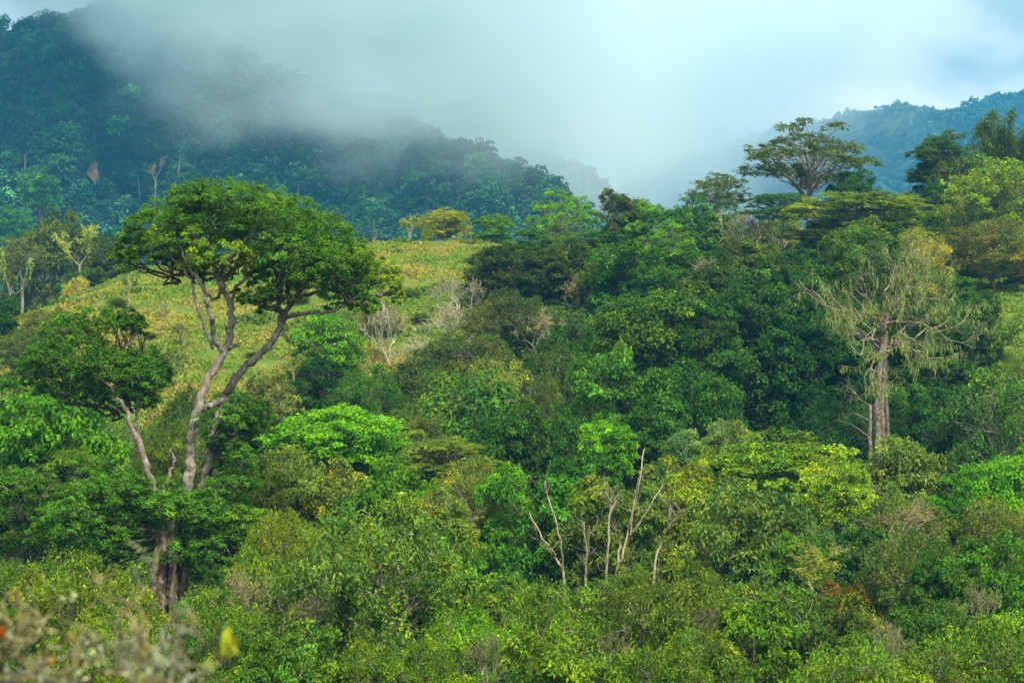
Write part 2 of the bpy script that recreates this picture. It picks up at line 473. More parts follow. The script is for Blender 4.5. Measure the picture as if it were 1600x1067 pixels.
def p_bamboo(rng, W, H):
    c = MB(); b = MB()
    for k in range(26):
        a = rng.uniform(0, 2 * PI); reach = rng.uniform(.15, 1.0) * W * .5; h = H * rng.uniform(.7, 1.0) * (1 - .25 * reach / (W * .5))
        t = np.linspace(0, 1, 12)
        rr = reach * t ** 2.2
        z = h * (1.18 * t - .18 * t ** 5 * 1.9)
        p = np.stack([np.cos(a) * rr + rng.normal() * .3, np.sin(a) * rr + rng.normal() * .3, z], -1)
        b.tube(p, np.linspace(.07, .015, 12), 5)
        for j in range(22):
            u = rng.uniform(.35, 1.0)
            q = np.array([np.interp(u, t, p[:, i]) for i in range(3)])
            out = unit(np.array([math.cos(a), math.sin(a), 0]) + rng.normal(size=3) * .9)
            m = 42; s = rng.random(m)[:, None] ** .7
            L = rng.uniform(.5, 1.15)
            pos = q + out * s * L + np.array([0, 0, 1]) * (.25 * s - .75 * s * s) * L + rng.normal(size=(m, 3)) * .13
            tg = np.tile(out * .5, (m, 1))
            c.leaves(pos, rng.normal(size=(m, 3)) * .5 + np.array([0, 0, 1]), rng.uniform(.2, .42, m), .24, rng, math.exp(rng.normal() * .2) * tints(rng, m, .2, .12), droop=.8, tang=tg)
    return fin(c, b)

proto('dome', p_dome, 2, 8, 5)
proto('broad', p_broad, 5, 8, 6)
proto('layer', p_layer, 3, 8, 4)
proto('airy', p_airy, 3, 7, 5)
proto('fine', p_fine, 4, 7, 5)
proto('big', p_big, 3, 7, 5)
proto('tall', p_tall, 3, 5, 9)
proto('twig', p_twig, 4, 5, 5)
proto('dead', p_dead, 4, 4, 6)
proto('bamboo', p_bamboo, 2, 9, 10)

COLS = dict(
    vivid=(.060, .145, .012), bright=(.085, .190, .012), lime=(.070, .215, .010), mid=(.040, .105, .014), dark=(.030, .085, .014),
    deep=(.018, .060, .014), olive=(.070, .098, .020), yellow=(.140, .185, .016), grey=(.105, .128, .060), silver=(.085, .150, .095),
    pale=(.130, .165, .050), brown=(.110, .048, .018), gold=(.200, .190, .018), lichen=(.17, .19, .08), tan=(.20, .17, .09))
BARKS = dict(brown=(.11, .075, .05), pale=(.34, .29, .21), grey=(.30, .28, .23), dark=(.05, .04, .03), red=(.2, .1, .06), green=(.12, .15, .04), silver=(.52, .50, .42))
KIND = dict(dome=('round_tree', 'tree', 'brown'), broad=('broadleaf_tree', 'tree', 'brown'), layer=('umbrella_tree', 'tree', 'grey'), airy=('open_crowned_tree', 'tree', 'grey'),
            fine=('shrub', 'shrub', 'grey'), big=('large_leaved_tree', 'tree', 'pale'), tall=('vine_covered_tree', 'tree', 'dark'), twig=('bare_shrub', 'shrub', 'grey'),
            dead=('bare_tree', 'tree', 'pale'), bamboo=('bamboo', 'bamboo', 'green'))
VAR = {}
GAIN = np.array([1.5, 1.6, .62])
def T(sp, cx, top, w, bot, D, col, label, bark=None, name=None, cat=None, group=None, trunk_r=1.0, lean=0.0):
    P = PROTO[sp]; k = VAR.get(sp, 0); VAR[sp] = k + 1
    rng = np.random.default_rng(1000 + k * 13 + len(sp) * 101 + int(cx))
    crown, branches = P['items'][k % len(P['items'])]
    D0 = D
    while D > D0 * .72 and float(ground((cx - 800) / F * D - lean, D)) > (533 - bot) / F * D + .3: D -= 2.0
    if D0 - D > 1: D += .37 * (k % 4)
    Wd = w / F * D; x = (cx - 800) / F * D; zt = (533 - top) / F * D; zb = (533 - bot) / F * D
    xg = x - lean
    g = float(ground(xg, D))
    if sp in ('broad', 'fine', 'big', 'dome', 'tall') and trunk_r == 1.0:
        zb = min(zb, max(zt - 1.15 * Wd, g + .1)) if sp != 'tall' else min(zb, g + .5)
    base = max(zb, g + .15); Hc = max(zt - base, .25 * Wd)
    if sp in ('twig', 'dead', 'bamboo') and zb < g + 1.0: base = g
    if zt - base < .25 * Wd: base = zt - .25 * Wd
    kd = KIND[sp]
    t = thing(name or kd[0], label, cat or kd[1], (xg, D, g), group)
    s = (Wd / P['W'], Wd / P['W'], Hc / P['H']); rz = rng.uniform(0, 2 * PI)
    c = np.array(COLS[col]) if isinstance(col, str) else np.array(col)
    c = c * np.exp(rng.normal() * .08) * GAIN
    bc = BARKS[bark or kd[2]]
    if crown: link('crown', crown, t, (lean, 0, base - g), rz, s, c)
    if branches: link('branches', branches, t, (lean, 0, base - g), rz, s, bc)
    h = base - g
    if h > .2:
        mb = MB(); r = (.045 + .011 * (h + Hc)) * trunk_r
        if sp in ('twig', 'dead'): r = .085 * s[0] * 1.05 * trunk_r
        p = wiggle(rng, (0, 0, -.4), (lean, 0, h + .12 * Hc), 8, .02)
        mb.tube(p, r * np.array([1.5, 1.15, 1.0, .95, .9, .85, .8, .7]), 8)
        link('trunk', mb.mesh('trunk', BARK, (0,)), t, color=bc)
    return t

# ------------------------------------------------------------------ trees along the ridge
T('airy', 1262, 188, 196, 305, 245, (.062, .088, .024), 'tall olive tree with airy spreading crown, highest on the ridge against the mist', trunk_r=.8)
T('broad', 1335, 268, 84, 335, 240, 'dark', 'dark bushy tree tucked under the right side of the tall airy ridge tree')
T('airy', 1123, 272, 92, 335, 245, 'olive', 'thin see-through little tree alone against the white mist, left of the tall ridge tree')
T('broad', 1072, 310, 118, 405, 228, 'mid', 'mid green tree on the ridge just below the thin see-through tree')
T('twig', 1182, 308, 125, 420, 225, 'tan', 'leafless grey twiggy tree on the ridge between two green crowns', bark='grey', name='bare_tree', cat='tree')
T('broad', 975, 300, 92, 400, 235, (.05, .07, .025), 'dull olive bushy tree poking up from the ridge, right of the sparse palm-green tufts')
T('airy', 875, 300, 108, 385, 240, 'bright', 'sparse tree with bright green tufts over pale bare limbs, on the skyline at mid photo')
T('layer', 768, 336, 72, 386, 242, 'vivid', 'small flat-layered bright green tree standing on the crest of the grassy hill')
T('layer', 692, 325, 84, 376, 242, (.16, .17, .012), 'leaning tree with yellow-orange foliage on the crest of the grassy hill')
T('dead', 642, 336, 34, 392, 238, 'lichen', 'forked pale bare tree on the grassy crest, left of the yellow-orange tree')
T('tall', 668, 352, 18, 392, 236, 'yellow', 'slim ivy-wrapped stem on the grassy crest between bare fork and yellow-orange tree', bark='pale')
T('dead', 722, 348, 22, 392, 236, 'lichen', 'pale broken bare stem on the grassy crest, right of the yellow-orange tree')
T('fine', 590, 376, 34, 392, 236, 'gold', 'tiny golden bush on the grassy crest beside the big umbrella crown')
T('fine', 740, 372, 40, 392, 238, 'olive', 'low dull bush under the flat-layered tree on the grassy crest')
T('layer', 1345, 303, 235, 385, 214, (.085, .125, .012), 'wide yellow-green umbrella tree with flat layered sprays below the tall ridge tree', trunk_r=1.2)
T('layer', 1222, 302, 110, 345, 220, 'mid', 'small flat green spray-crowned tree under the stems of the tall ridge tree')
T('layer', 1428, 298, 70, 350, 238, 'yellow', 'small yellow-green flat crown at the foot of the blue far mountain')
T('airy', 1488, 206, 128, 340, 238, (.036, .072, .012), 'dark tree of drooping layered sprays with the blue mountain at its left', trunk_r=.8)
T('broad', 1510, 250, 100, 370, 240, (.030, .065, .012), 'dark crown filling in behind the dark layered-spray tree')
T('layer', 1460, 215, 80, 290, 237, (.034, .07, .012), 'small dark flat crown at the left tip of the dark layered-spray tree')
T('bamboo', 1578, 182, 130, 390, 246, (.045, .075, .012), 'arching bamboo clump, cut by the right photo edge')
T('broad', 1475, 285, 80, 350, 232, 'deep', 'dark low tree in front of the dark layered-spray tree')
T('airy', 1560, 250, 190, 400, 216, (.11, .165, .022), 'yellow-green moss-draped tree in front of the bamboo', bark='pale', trunk_r=1.3)
T('fine', 1545, 262, 130, 345, 218, (.12, .17, .03), 'fuzzy yellow-green crown topping the moss-draped tree below the bamboo')
T('fine', 1552, 342, 150, 442, 204, (.085, .098, .042), 'fuzzy grey-brown tree with dark bare trunk standing on bright grass by the fence', bark='red', name='moss_tree', cat='tree', trunk_r=1.3)
T('fine', 1500, 382, 70, 440, 208, (.085, .10, .045), 'smaller grey-brown bush at the left of the fuzzy tree by the fence')
T('broad', 1475, 425, 90, 490, 196, 'mid', 'green bush at the left edge of the bright grass by the fence')
T('fine', 1595, 395, 60, 450, 212, 'olive', 'olive bush behind the wire fence, half out of the photo')
T('broad', 1128, 322, 105, 410, 232, 'mid', 'green crown directly below the thin see-through ridge tree')
T('broad', 1215, 335, 90, 420, 230, 'olive', 'olive crown under the small flat spray-crowned ridge tree')
T('broad', 1290, 322, 120, 410, 232, (.035, .07, .014), 'dark crown filling the ridge below the stems of the tall airy tree')
T('broad', 1400, 330, 130, 420, 226, 'dark', 'dark crown behind the right end of the wide flat umbrella tree')
T('broad', 1370, 345, 150, 440, 200, (.06, .10, .014), 'green crown just under the wide flat umbrella tree on the ridge')
T('broad', 1060, 380, 130, 470, 205, 'mid', 'mid green crown on the upper slope right of the big dark green tree')
T('broad', 1170, 372, 110, 460, 205, 'olive', 'dull green crown in front of the leafless ridge tree')
T('broad', 830, 360, 90, 430, 228, 'dark', 'small dark tree on the skyline left of the sparse tufted tree')
T('broad', 1010, 318, 80, 400, 232, 'vivid', 'bright green crown on the ridge right of the dull olive bushy tree')
# ------------------------------------------------------------------ far left, beyond the shoulder of the hill
T('dome', 88, 336, 178, 425, 292, (.055, .072, .014), 'broad olive dome tree with yellowish rim in front of the misty mountain')
T('dead', 118, 348, 66, 445, 272, (.20, .23, .09), 'pale yellow lichen-covered bare tree standing before the broad olive dome tree')
T('dead', 22, 382, 60, 500, 262, (.17, .21, .11), 'tall pale forked bare trunk near the left photo edge', trunk_r=1.5)
T('airy', 30, 372, 95, 430, 266, 'grey', 'thin greyish crown around the tall pale forked trunk at the left edge')
T('broad', 128, 425, 82, 475, 262, 'mid', 'green bushy tree below the pale yellow lichen tree')
T('fine', 122, 436, 52, 472, 256, (.22, .19, .05), 'pale straw-coloured shrub on the shoulder of the grassy hill')
T('broad', 178, 372, 82, 458, 258, (.045, .065, .016), 'dark olive tree touching the left tip of the big umbrella crown')
T('broad', 8, 462, 60, 550, 235, 'deep', 'very dark tree low at the left photo edge')
T('fine', 78, 482, 110, 540, 226, (.10, .12, .03), 'yellowish scrub on the left shoulder of the hill')
T('fine', 45, 520, 120, 590, 196, (.06, .085, .03), 'grey-green scrub at the left photo edge below the yellowish scrub')
T('dead', 205, 424, 30, 484, 222, 'grey', 'slender grey bare tree at the left rim of the pasture')
T('twig', 280, 496, 52, 540, 196, (.10, .09, .05), 'small leafless brown tree alone in the open pasture', bark='brown', trunk_r=2.2, name='bare_tree', cat='tree')
T('twig', 258, 470, 32, 500, 210, 'grey', 'tiny grey twig bush in the upper pasture')
# ------------------------------------------------------------------ right margin of the pasture
T('twig', 702, 425, 100, 490, 203, (.16, .16, .09), 'upper pale grey leafless bush at the edge of the pasture', bark='silver')
T('twig', 690, 468, 105, 550, 187, (.14, .145, .08), 'lower pale grey leafless bush at the edge of the pasture', bark='silver')
T('twig', 600, 462, 84, 565, 184, (.13, .14, .06), 'grey shrub tree with thin dark stems right of the big umbrella crown', bark='silver', trunk_r=1.2)
T('fine', 595, 470, 74, 530, 184.5, (.12, .12, .05), 'loose dull foliage bush under the yellow right tip of the umbrella crown')
T('big', 515, 492, 118, 566, 168, 'vivid', 'small bright green tree with large leaves seen past the right limb of the umbrella tree')
T('broad', 502, 562, 96, 630, 154, 'deep', 'rounded dark bush in front of the small bright large-leaved tree')
T('dead', 462, 545, 50, 605, 164, 'lichen', 'thin pale bare tree between the umbrella tree limbs and the rounded dark bush')
T('broad', 420, 582, 90, 650, 150, 'grey', 'greyish bush just right of the leaning umbrella tree trunk')
T('fine', 575, 575, 120, 650, 150, 'mid', 'fine green shrub right of the rounded dark bush')
T('broad', 790, 384, 130, 470, 206, (.035, .055, .014), 'dark olive tree where pasture and forest meet on the crest')
T('broad', 880, 374, 130, 470, 205, (.038, .062, .013), 'dark green tree on the crest right of the olive forest-edge tree')
T('fine', 760, 478, 90, 570, 176, (.06, .075, .03), 'soft grey-olive tree at the foot of the dark crest trees')
T('fine', 800, 455, 100, 545, 184, (.05, .075, .022), 'fuzzy olive tree left of the pale yellowish twig tree')
T('twig', 840, 478, 110, 570, 178, (.22, .21, .06), 'pale yellowish twig tree amid dark crowns at mid photo', bark='pale')
T('twig', 915, 418, 80, 495, 192, (.22, .20, .06), 'small yellowish twig tree high between two dark crowns', bark='pale')
T('broad', 992, 382, 150, 510, 192, 'dark', 'big dark green tree on the upper slope, left of the ridge twigs')
T('broad', 940, 362, 100, 420, 222, 'mid', 'green crown on the crest below the dull olive bushy tree')
T('airy', 1045, 345, 90, 420, 222, 'bright', 'light green open crown on the ridge left of the leafless grey twiggy tree')
T('twig', 1105, 395, 115, 480, 200, (.14, .13, .03), 'yellow-brown twiggy tree below the leafless ridge tree', bark='tan' if 'tan' in BARKS else 'pale')
T('broad', 1018, 420, 100, 530, 180, 'deep', 'dark crown behind the large yellow-tipped central tree')
T('broad', 890, 505, 110, 620, 164, 'dark', 'dark green tree at the left flank of the large yellow-tipped central tree')
T('fine', 770, 562, 130, 640, 152, (.11, .14, .04), 'pale yellowish-green shrub in the middle of the valley side')
T('broad', 665, 548, 120, 630, 160, (.04, .06, .018), 'dark olive bush below the lower pale leafless bush')
T('fine', 690, 580, 110, 650, 148, (.05, .085, .02), 'fine mid green shrub in front of the dark olive bush')
T('fine', 840, 590, 80, 660, 150, (.06, .085, .03), 'dull green scrub left of the mid-slope green tree')
# ------------------------------------------------------------------ dense wood on the right slope
T('broad', 1030, 448, 215, 620, 152, (.048, .105, .016), 'large central tree with yellow-tipped tufts over dark green foliage', trunk_r=1.3)
T('broad', 1110, 470, 130, 620, 150, (.035, .088, .018), 'dark green right shoulder tree beside the large yellow-tipped central tree')
T('broad', 965, 548, 200, 705, 136, (.042, .11, .016), 'wide mid green tree in front of the large yellow-tipped central tree')
T('broad', 1085, 575, 150, 700, 142, 'dark', 'dark tree in the hollow right of the wide mid green tree')
T('tall', 1190, 428, 115, 690, 158, (.026, .070, .014), 'tall dark column of a tree wrapped in hanging vines')
T('broad', 1150, 398, 140, 500, 182, (.03, .065, .015), 'dark crown on the upper slope behind the vine-wrapped column')
T('tall', 1120, 520, 70, 690, 150, 'deep', 'narrow dark vine-clad tree left of the vine-wrapped column')
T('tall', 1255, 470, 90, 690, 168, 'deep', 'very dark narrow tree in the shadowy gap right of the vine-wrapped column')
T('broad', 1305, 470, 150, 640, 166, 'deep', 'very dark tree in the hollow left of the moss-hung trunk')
T('broad', 1250, 390, 120, 480, 190, (.03, .075, .016), 'dark tree under the left end of the wide umbrella tree on the ridge')
T('broad', 1340, 358, 150, 480, 172, (.045, .10, .018), 'leafy mid green tree rising behind the moss-hung branches', trunk_r=1.2)
T('fine', 1430, 362, 120, 460, 176, (.19, .19, .07), 'pale straw-coloured fuzzy crown at the upper right of the moss-hung tree')
T('broad', 1275, 415, 110, 510, 172, (.04, .095, .02), 'drooping green crown left of the leafy tree behind the moss-hung branches')
T('broad', 1420, 450, 150, 590, 168, (.04, .085, .022), 'green tree directly behind the right half of the moss-hung branches')
T('broad', 1510, 462, 135, 630, 170, (.033, .075, .02), 'dark green tree bordering the bright grass at right')
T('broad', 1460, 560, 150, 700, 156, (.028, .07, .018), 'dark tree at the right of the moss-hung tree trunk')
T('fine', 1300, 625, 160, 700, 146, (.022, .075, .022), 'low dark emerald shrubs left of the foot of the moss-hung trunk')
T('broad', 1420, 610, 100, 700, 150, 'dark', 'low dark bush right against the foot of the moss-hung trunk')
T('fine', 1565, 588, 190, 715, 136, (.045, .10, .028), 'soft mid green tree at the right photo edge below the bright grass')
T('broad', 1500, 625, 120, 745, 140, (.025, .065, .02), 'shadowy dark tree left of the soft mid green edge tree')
T('fine', 1590, 560, 100, 640, 160, (.10, .15, .02), 'yellow-green bush at the lower end of the bright grass at right')
# ------------------------------------------------------------------ valley middle
T('broad', 950, 648, 84, 738, 119, (.085, .20, .012), 'small bright light-green tree with rounded crown before the dark wood')
T('big', 730, 590, 190, 700, 132, (.045, .105, .025), 'broad large-leaved green tree in the valley middle')
T('broad', 795, 636, 125, 745, 126, (.028, .078, .018), 'dark green tree right of the broad large-leaved valley tree')
T('tall', 872, 640, 80, 740, 126, (.03, .08, .016), 'dark narrow tree left of the small bright light-green tree')
T('broad', 1015, 620, 110, 740, 128, (.032, .09, .018), 'deep green tree right of the small bright light-green tree')
T('dome', 524, 636, 216, 738, 118, (.085, .200, .010), 'smooth round bright green dome tree right of the umbrella tree trunks', trunk_r=1.2)
T('fine', 645, 638, 100, 720, 128, (.07, .095, .03), 'soft olive-grey bush touching the right side of the bright dome tree')
T('layer', 700, 684, 140, 745, 116, (.11, .155, .035), 'flat pale yellow-green tree between the bright dome tree and the valley middle')
T('fine', 742, 720, 125, 775, 109, (.10, .125, .025), 'brownish-olive mound of fine grassy shrub at mid photo')
T('layer', 640, 668, 80, 730, 124, (.10, .14, .03), 'small pale flat-topped tree behind the olive-grey bush')
T('dome', 622, 724, 205, 862, 101, (.055, .130, .014), 'big dark-bellied dome tree below the bright dome tree')
T('twig', 690, 755, 130, 865, 96, (.14, .16, .05), 'pale-stemmed grey shrub right of the dark-bellied dome tree', bark='pale')
T('big', 688, 765, 110, 850, 95, (.10, .145, .035), 'pale-leaved sapling mixed into the pale-stemmed grey shrub')
T('broad', 828, 735, 205, 885, 106, (.045, .135, .012), 'lush green tree behind the V-shaped dead stems')
T('broad', 905, 712, 140, 775, 113, (.03, .092, .015), 'dark green rounded bush below the small bright light-green tree')
T('big', 1068, 672, 66, 740, 119, 'silver', 'small silvery blue-green large-leaved tree in front of the dark hollow')
T('big', 1138, 658, 76, 705, 123, (.10, .145, .075), 'silver-green sapling at the mouth of the dark hollow')
T('twig', 1085, 725, 70, 770, 112, 'tan', 'tan leafless shrub under the silvery blue-green tree', bark='pale')
T('broad', 1215, 676, 240, 805, 111, (.095, .155, .014), 'wide golden-green dome tree in front of the dark hollow', trunk_r=1.2)
T('big', 1310, 710, 108, 810, 101, (.12, .19, .018), 'slender tree with drooping yellow leaves and visible pale trunk', bark='grey')
T('big', 1418, 688, 158, 785, 109, (.085, .125, .045), 'grey-green large-leaved dome tree below the moss-hung trunk')
T('broad', 1565, 706, 150, 815, 111, (.066, .175, .012), 'vivid lime green tree at the right photo edge')
T('fine', 1560, 785, 140, 850, 104, (.09, .11, .035), 'reddish-olive grassy scrub under the vivid lime green tree')
T('broad', 1490, 745, 90, 830, 107, (.05, .14, .014), 'green bush left of the vivid lime green tree')
T('fine', 1415, 765, 150, 850, 99, (.075, .115, .035), 'tan-flecked scrub below the grey-green large-leaved dome tree')
T('twig', 1405, 775, 110, 850, 97, 'tan', 'twiggy bare shrub showing pale stems in the tan-flecked scrub', bark='pale')
T('broad', 960, 752, 180, 880, 101, (.065, .105, .02), 'olive green tree behind the upright dead stems')
T('broad', 1062, 728, 165, 850, 105, (.115, .155, .018), 'yellow-olive tree left of the wide golden-green dome tree')
T('broad', 1120, 700, 100, 780, 114, (.12, .17, .018), 'yellow-green bush joining the left side of the golden-green dome tree')
# ------------------------------------------------------------------ left foreground
T('broad', 92, 588, 225, 765, 106, (.052, .138, .014), 'lush vivid green tree at the left below the umbrella tree side crown')
T('broad', 10, 590, 110, 720, 112, (.055, .135, .02), 'green tree cut by the left photo edge beside the lush vivid tree')
T('layer', 45, 735, 180, 885, 99, (.055, .115, .014), 'fine-layered green tree at the left photo edge below the lush vivid tree')
T('layer', 120, 700, 110, 790, 102, (.075, .145, .018), 'light-tipped layered tree right of the fine-layered edge tree')
T('big', 430, 705, 165, 825, 100, (.115, .16, .055), 'pale grey-green large-leaved tree between umbrella tree and bright dome tree')
T('big', 520, 718, 120, 810, 101, (.12, .15, .05), 'yellow-flecked pale large-leaved tree under the bright dome tree')
T('fine', 265, 655, 110, 760, 108, (.07, .11, .02), 'olive shrub seen between the umbrella tree stems')
T('broad', 370, 610, 100, 700, 122, (.035, .085, .016), 'dark bush behind the right fork of the umbrella tree')
T('fine', 440, 800, 130, 900, 84, (.12, .16, .02), 'yellow-green shrub right of the umbrella tree lower crown')
T('fine', 590, 795, 300, 1050, 72, (.075, .125, .032), 'loose large-leaved tree with pale forking trunk in the lower middle', name='large_leaved_tree', cat='tree')
T('fine', 420, 870, 210, 1020, 74, (.085, .135, .018), 'fine-leaved green shrub right of the umbrella tree base')
T('fine', 130, 868, 230, 1000, 77, (.095, .135, .018), 'yellowish fine-leaved shrub left of the umbrella tree base')
T('fine', 20, 880, 130, 1000, 79, (.08, .14, .016), 'green fine-leaved shrub at the left edge under the layered tree')
T('fine', 330, 930, 170, 1067, 68, (.07, .125, .016), 'low green shrub in front of the umbrella tree base, right side')
T('fine', 160, 960, 220, 1080, 66, (.085, .13, .016), 'low yellow-green shrub in front of the umbrella tree base, left side')
T('twig', 370, 880, 110, 1010, 72, 'tan', 'bare twig shrub leaning right of the umbrella tree base', bark='pale')
T('broad', 460, 985, 200, 1100, 62, (.06, .115, .018), 'green shrub at the bottom edge left of the pale forking trunk')
# ------------------------------------------------------------------ right foreground
T('fine', 740, 955, 180, 1090, 65, (.085, .17, .014), 'bright green shrub at the bottom edge right of the pale forking trunk')
T('broad', 725, 850, 210, 980, 83, (.065, .12, .018), 'mixed green bush above the bright bottom-edge shrub')
T('fine', 860, 915, 220, 1060, 69, (.075, .13, .018), 'flecked green shrub in front of the V-shaped dead stems')
T('fine', 1045, 885, 230, 1050, 68, (.075, .11, .022), 'brown-flecked olive shrub in front of the upright dead stems')
T('broad', 880, 1000, 230, 1110, 60, (.08, .135, .02), 'green shrub at the bottom edge at mid photo')
T('fine', 1035, 1000, 200, 1110, 60, (.075, .125, .016), 'green shrub at the bottom edge below the brown-flecked olive shrub')
T('big', 1165, 758, 190, 905, 96, (.07, .115, .04), 'grey-green large-leaved tree below the golden-green dome tree')
T('broad', 1180, 955, 210, 1080, 66, (.075, .145, .015), 'green shrub left of the pale fine dome at the bottom edge')
T('fine', 1335, 1002, 250, 1110, 61, (.095, .155, .026), 'pale fine-leaved dome shrub at the bottom edge')
T('big', 1290, 928, 190, 1030, 76, (.06, .105, .025), 'green large-leaved bush behind the pale fine dome shrub')
T('broad', 1315, 910, 100, 985, 82, (.075, .050, .022), 'reddish-brown withered bush among green foliage')
T('dead', 1272, 850, 110, 965, 80, 'lichen', 'leafless pale branching tree left of the reddish-brown bush', trunk_r=1.4)
T('fine', 1415, 835, 170, 930, 89, (.07, .105, .035), 'grey-green fine shrub in the right foreground')
T('broad', 1555, 838, 190, 985, 83, (.045, .11, .016), 'dense green tree at the right edge above the bottom corner')
T('broad', 1475, 850, 110, 960, 86, (.04, .095, .018), 'dark green bush left of the dense right-edge tree')
T('fine', 1550, 965, 220, 1100, 65, (.085, .15, .018), 'yellow-green shrub in the bottom right corner')
T('broad', 1440, 935, 160, 1060, 72, (.035, .080, .02), 'dark grey-green bush left of the bottom right corner shrub')
T('fine', 1450, 1010, 130, 1110, 63, (.085, .13, .04), 'pale greyish shrub at the bottom edge beside the pale fine dome')
T('broad', 1345, 828, 130, 935, 92, (.028, .075, .018), 'dark green tree behind the reddish-brown bush')
T('broad', 1245, 835, 110, 930, 91, (.04, .10, .018), 'mid green bush below the slender yellow-leaved tree')
T('fine', 1100, 900, 120, 1000, 80, (.09, .12, .025), 'olive shrub below the grey-green large-leaved tree')
T('big', 1200, 895, 130, 985, 78, (.06, .12, .03), 'green leafy bush left of the leafless pale branching tree')

T('fine', 640, 890, 190, 1010, 76, (.075, .125, .02), 'soft green shrub behind the right side of the loose large-leaved tree')
T('fine', 500, 900, 160, 1010, 75, (.08, .13, .022), 'soft green shrub behind the left side of the loose large-leaved tree')
T('big', 690, 905, 140, 1010, 73, (.065, .12, .025), 'leafy green bush right of the loose large-leaved tree')
T('fine', 600, 1000, 180, 1100, 62, (.075, .125, .02), 'green shrub hiding the foot of the pale forking trunk')
T('fine', 660, 1010, 150, 1110, 61, (.085, .14, .018), 'light green shrub at the bottom edge right beside the pale forking trunk')
T('broad', 560, 660, 120, 740, 122, (.03, .08, .016), 'dark green tree between bright dome tree and olive-grey bush')
T('fine', 300, 610, 130, 690, 140, (.045, .075, .022), 'dark olive scrub at the lower rim of the pasture behind the umbrella tree')
T('fine', 730, 520, 150, 610, 165, (.06, .085, .025), 'olive scrub slope below the pale leafless bushes')
T('twig', 655, 520, 90, 600, 168, (.14, .15, .08), 'third pale grey leafless bush, lowest at the right rim of the pasture', bark='silver')
T('twig', 750, 430, 80, 500, 190, (.14, .14, .07), 'pale grey twigs tangled with the dark olive tree on the crest', bark='silver')
T('fine', 860, 545, 110, 620, 158, (.05, .085, .02), 'green scrub left of the dark tree flanking the central tree')

for a in [(480, 905, 90, 1000, 70, 'bare twigs poking out of the soft green shrub left of the loose large-leaved tree'), (770, 985, 90, 1080, 63, 'bare twigs above the bright green bottom-edge shrub'),
          (1105, 935, 100, 1040, 67, 'bare twigs over the brown-flecked olive shrub at its right'), (970, 975, 90, 1080, 61, 'bare twigs between the two bottom-edge shrubs under the dead stems'),
          (1395, 960, 100, 1060, 66, 'bare twigs beside the dark grey-green bush at lower right'), (1520, 905, 90, 1000, 78, 'bare twigs in front of the dense right-edge tree')]:
    T('twig', *a[:5], (.10, .13, .03), a[5], bark='pale')
T('dead', 1492, 300, 40, 400, 212, (.12, .13, .05), 'bare brown limbs in front of the dark layered-spray tree', bark='red')
T('airy', 955, 905, 130, 1010, 70, (.075, .125, .02), 'open leafy sapling at the foot of the straight dead pole')
T('big', 1100, 985, 120, 1100, 62, (.07, .12, .024), 'large-leaved bush at the bottom edge left of the green shrub beside the pale fine dome')
T('big', 800, 905, 120, 1000, 73, (.07, .12, .03), 'grey-green leafy bush left below the V-shaped dead stems')
rw = np.random.default_rng(91)
for x, y in [(395, 560), (470, 470), (610, 432), (575, 505), (640, 468), (182, 482), (235, 530), (660, 505)]:
    # find where the sight line through this pixel meets the pasture, and stand the weed there
    D = next((d for d in np.arange(155, 240, 1.0) if float(ground((x - 800) / F * d, d)) >= (533 - y) / F * d), 225)
    w = rw.uniform(16, 36)
    T('fine', x, y - w * .5, w, y, D, (.07, .11, .02), 'low dark green weed bush dotted on the yellow-green pasture', group='low weed bushes scattered over the pasture', name='weed_bush')

# dead pale stems standing in the middle foreground
def stems(label, paths, D, col=(.40, .35, .22)):
    mb = MB(); p0 = W3(paths[0][0][0], paths[0][0][1], D)
    g = float(ground(p0[0], D)); root = np.array([p0[0], D, g])
    rng = np.random.default_rng(int(paths[0][0][0]))
    t = thing('dead_tree', label, 'tree', root)
    mt = None
    for k, path in enumerate(paths):
        pts = [W3(x, y, D + (rng.normal() * .25 if i else 0)) - root for i, (x, y) in enumerate(path)]
        if k == 0: pts = [np.array([0, 0, -.4])] + pts
        P = np.array(pts)
        s = np.linspace(0, 1, len(P)); q = np.linspace(0, 1, len(P) * 3)
        P = np.stack([np.interp(q, s, P[:, i]) for i in range(3)], -1) + rng.normal(size=(len(q), 3)) * .025
        r0 = .075 if k == 0 else .045
        mb.tube(P, np.linspace(r0, .03, len(q)), 6, math.exp(rng.normal() * .12))
        for j in range(6):
            i = rng.integers(len(q) // 3, len(q) - 1)
            out = []
            grow(rng, P[i], (rng.normal(), rng.normal(), .6), rng.uniform(.3, .8), .012, 2, out, .6, .2, (1, 2))
            for a, b, d in out: mb.tube(a, b, 3)
    link('trunk', mb.mesh('trunk', BARK, (0,)), t, color=col)
stems('V-shaped pair of pale dead stems with orange-tinted bark', [[(882, 895), (868, 870), (845, 835), (826, 800)], [(880, 895), (876, 850), (868, 810), (856, 775), (852, 750)], [(868, 868), (858, 850)]], 91)
stems('thin dead stem with orange base between the V-shaped pair and the straight pole', [[(914, 905), (917, 870), (920, 820)], [(917, 860), (911, 815)], [(914, 880), (908, 870)]], 92)
stems('straight pale dead pole with forked tip, tallest plain stem', [[(946, 915), (950, 860), (953, 810), (955, 775)], [(953, 800), (966, 770)], [(954, 785), (946, 768)]], 90.5)
stems('cluster of three leaning dead stems with long thin branches', [[(961, 905), (966, 880), (974, 868)], [(964, 890), (968, 850), (968, 825)], [(972, 870), (985, 810), (1000, 755), (1004, 700)], [(985, 835), (988, 800), (998, 745)], [(990, 830), (1010, 800), (1036, 755)]], 91.5)
stems('right-leaning pale dead stem with curved forked top', [[(1020, 895), (1032, 850), (1048, 820), (1062, 800)], [(1042, 830), (1046, 795)], [(1050, 820), (1066, 795)]], 92.5)
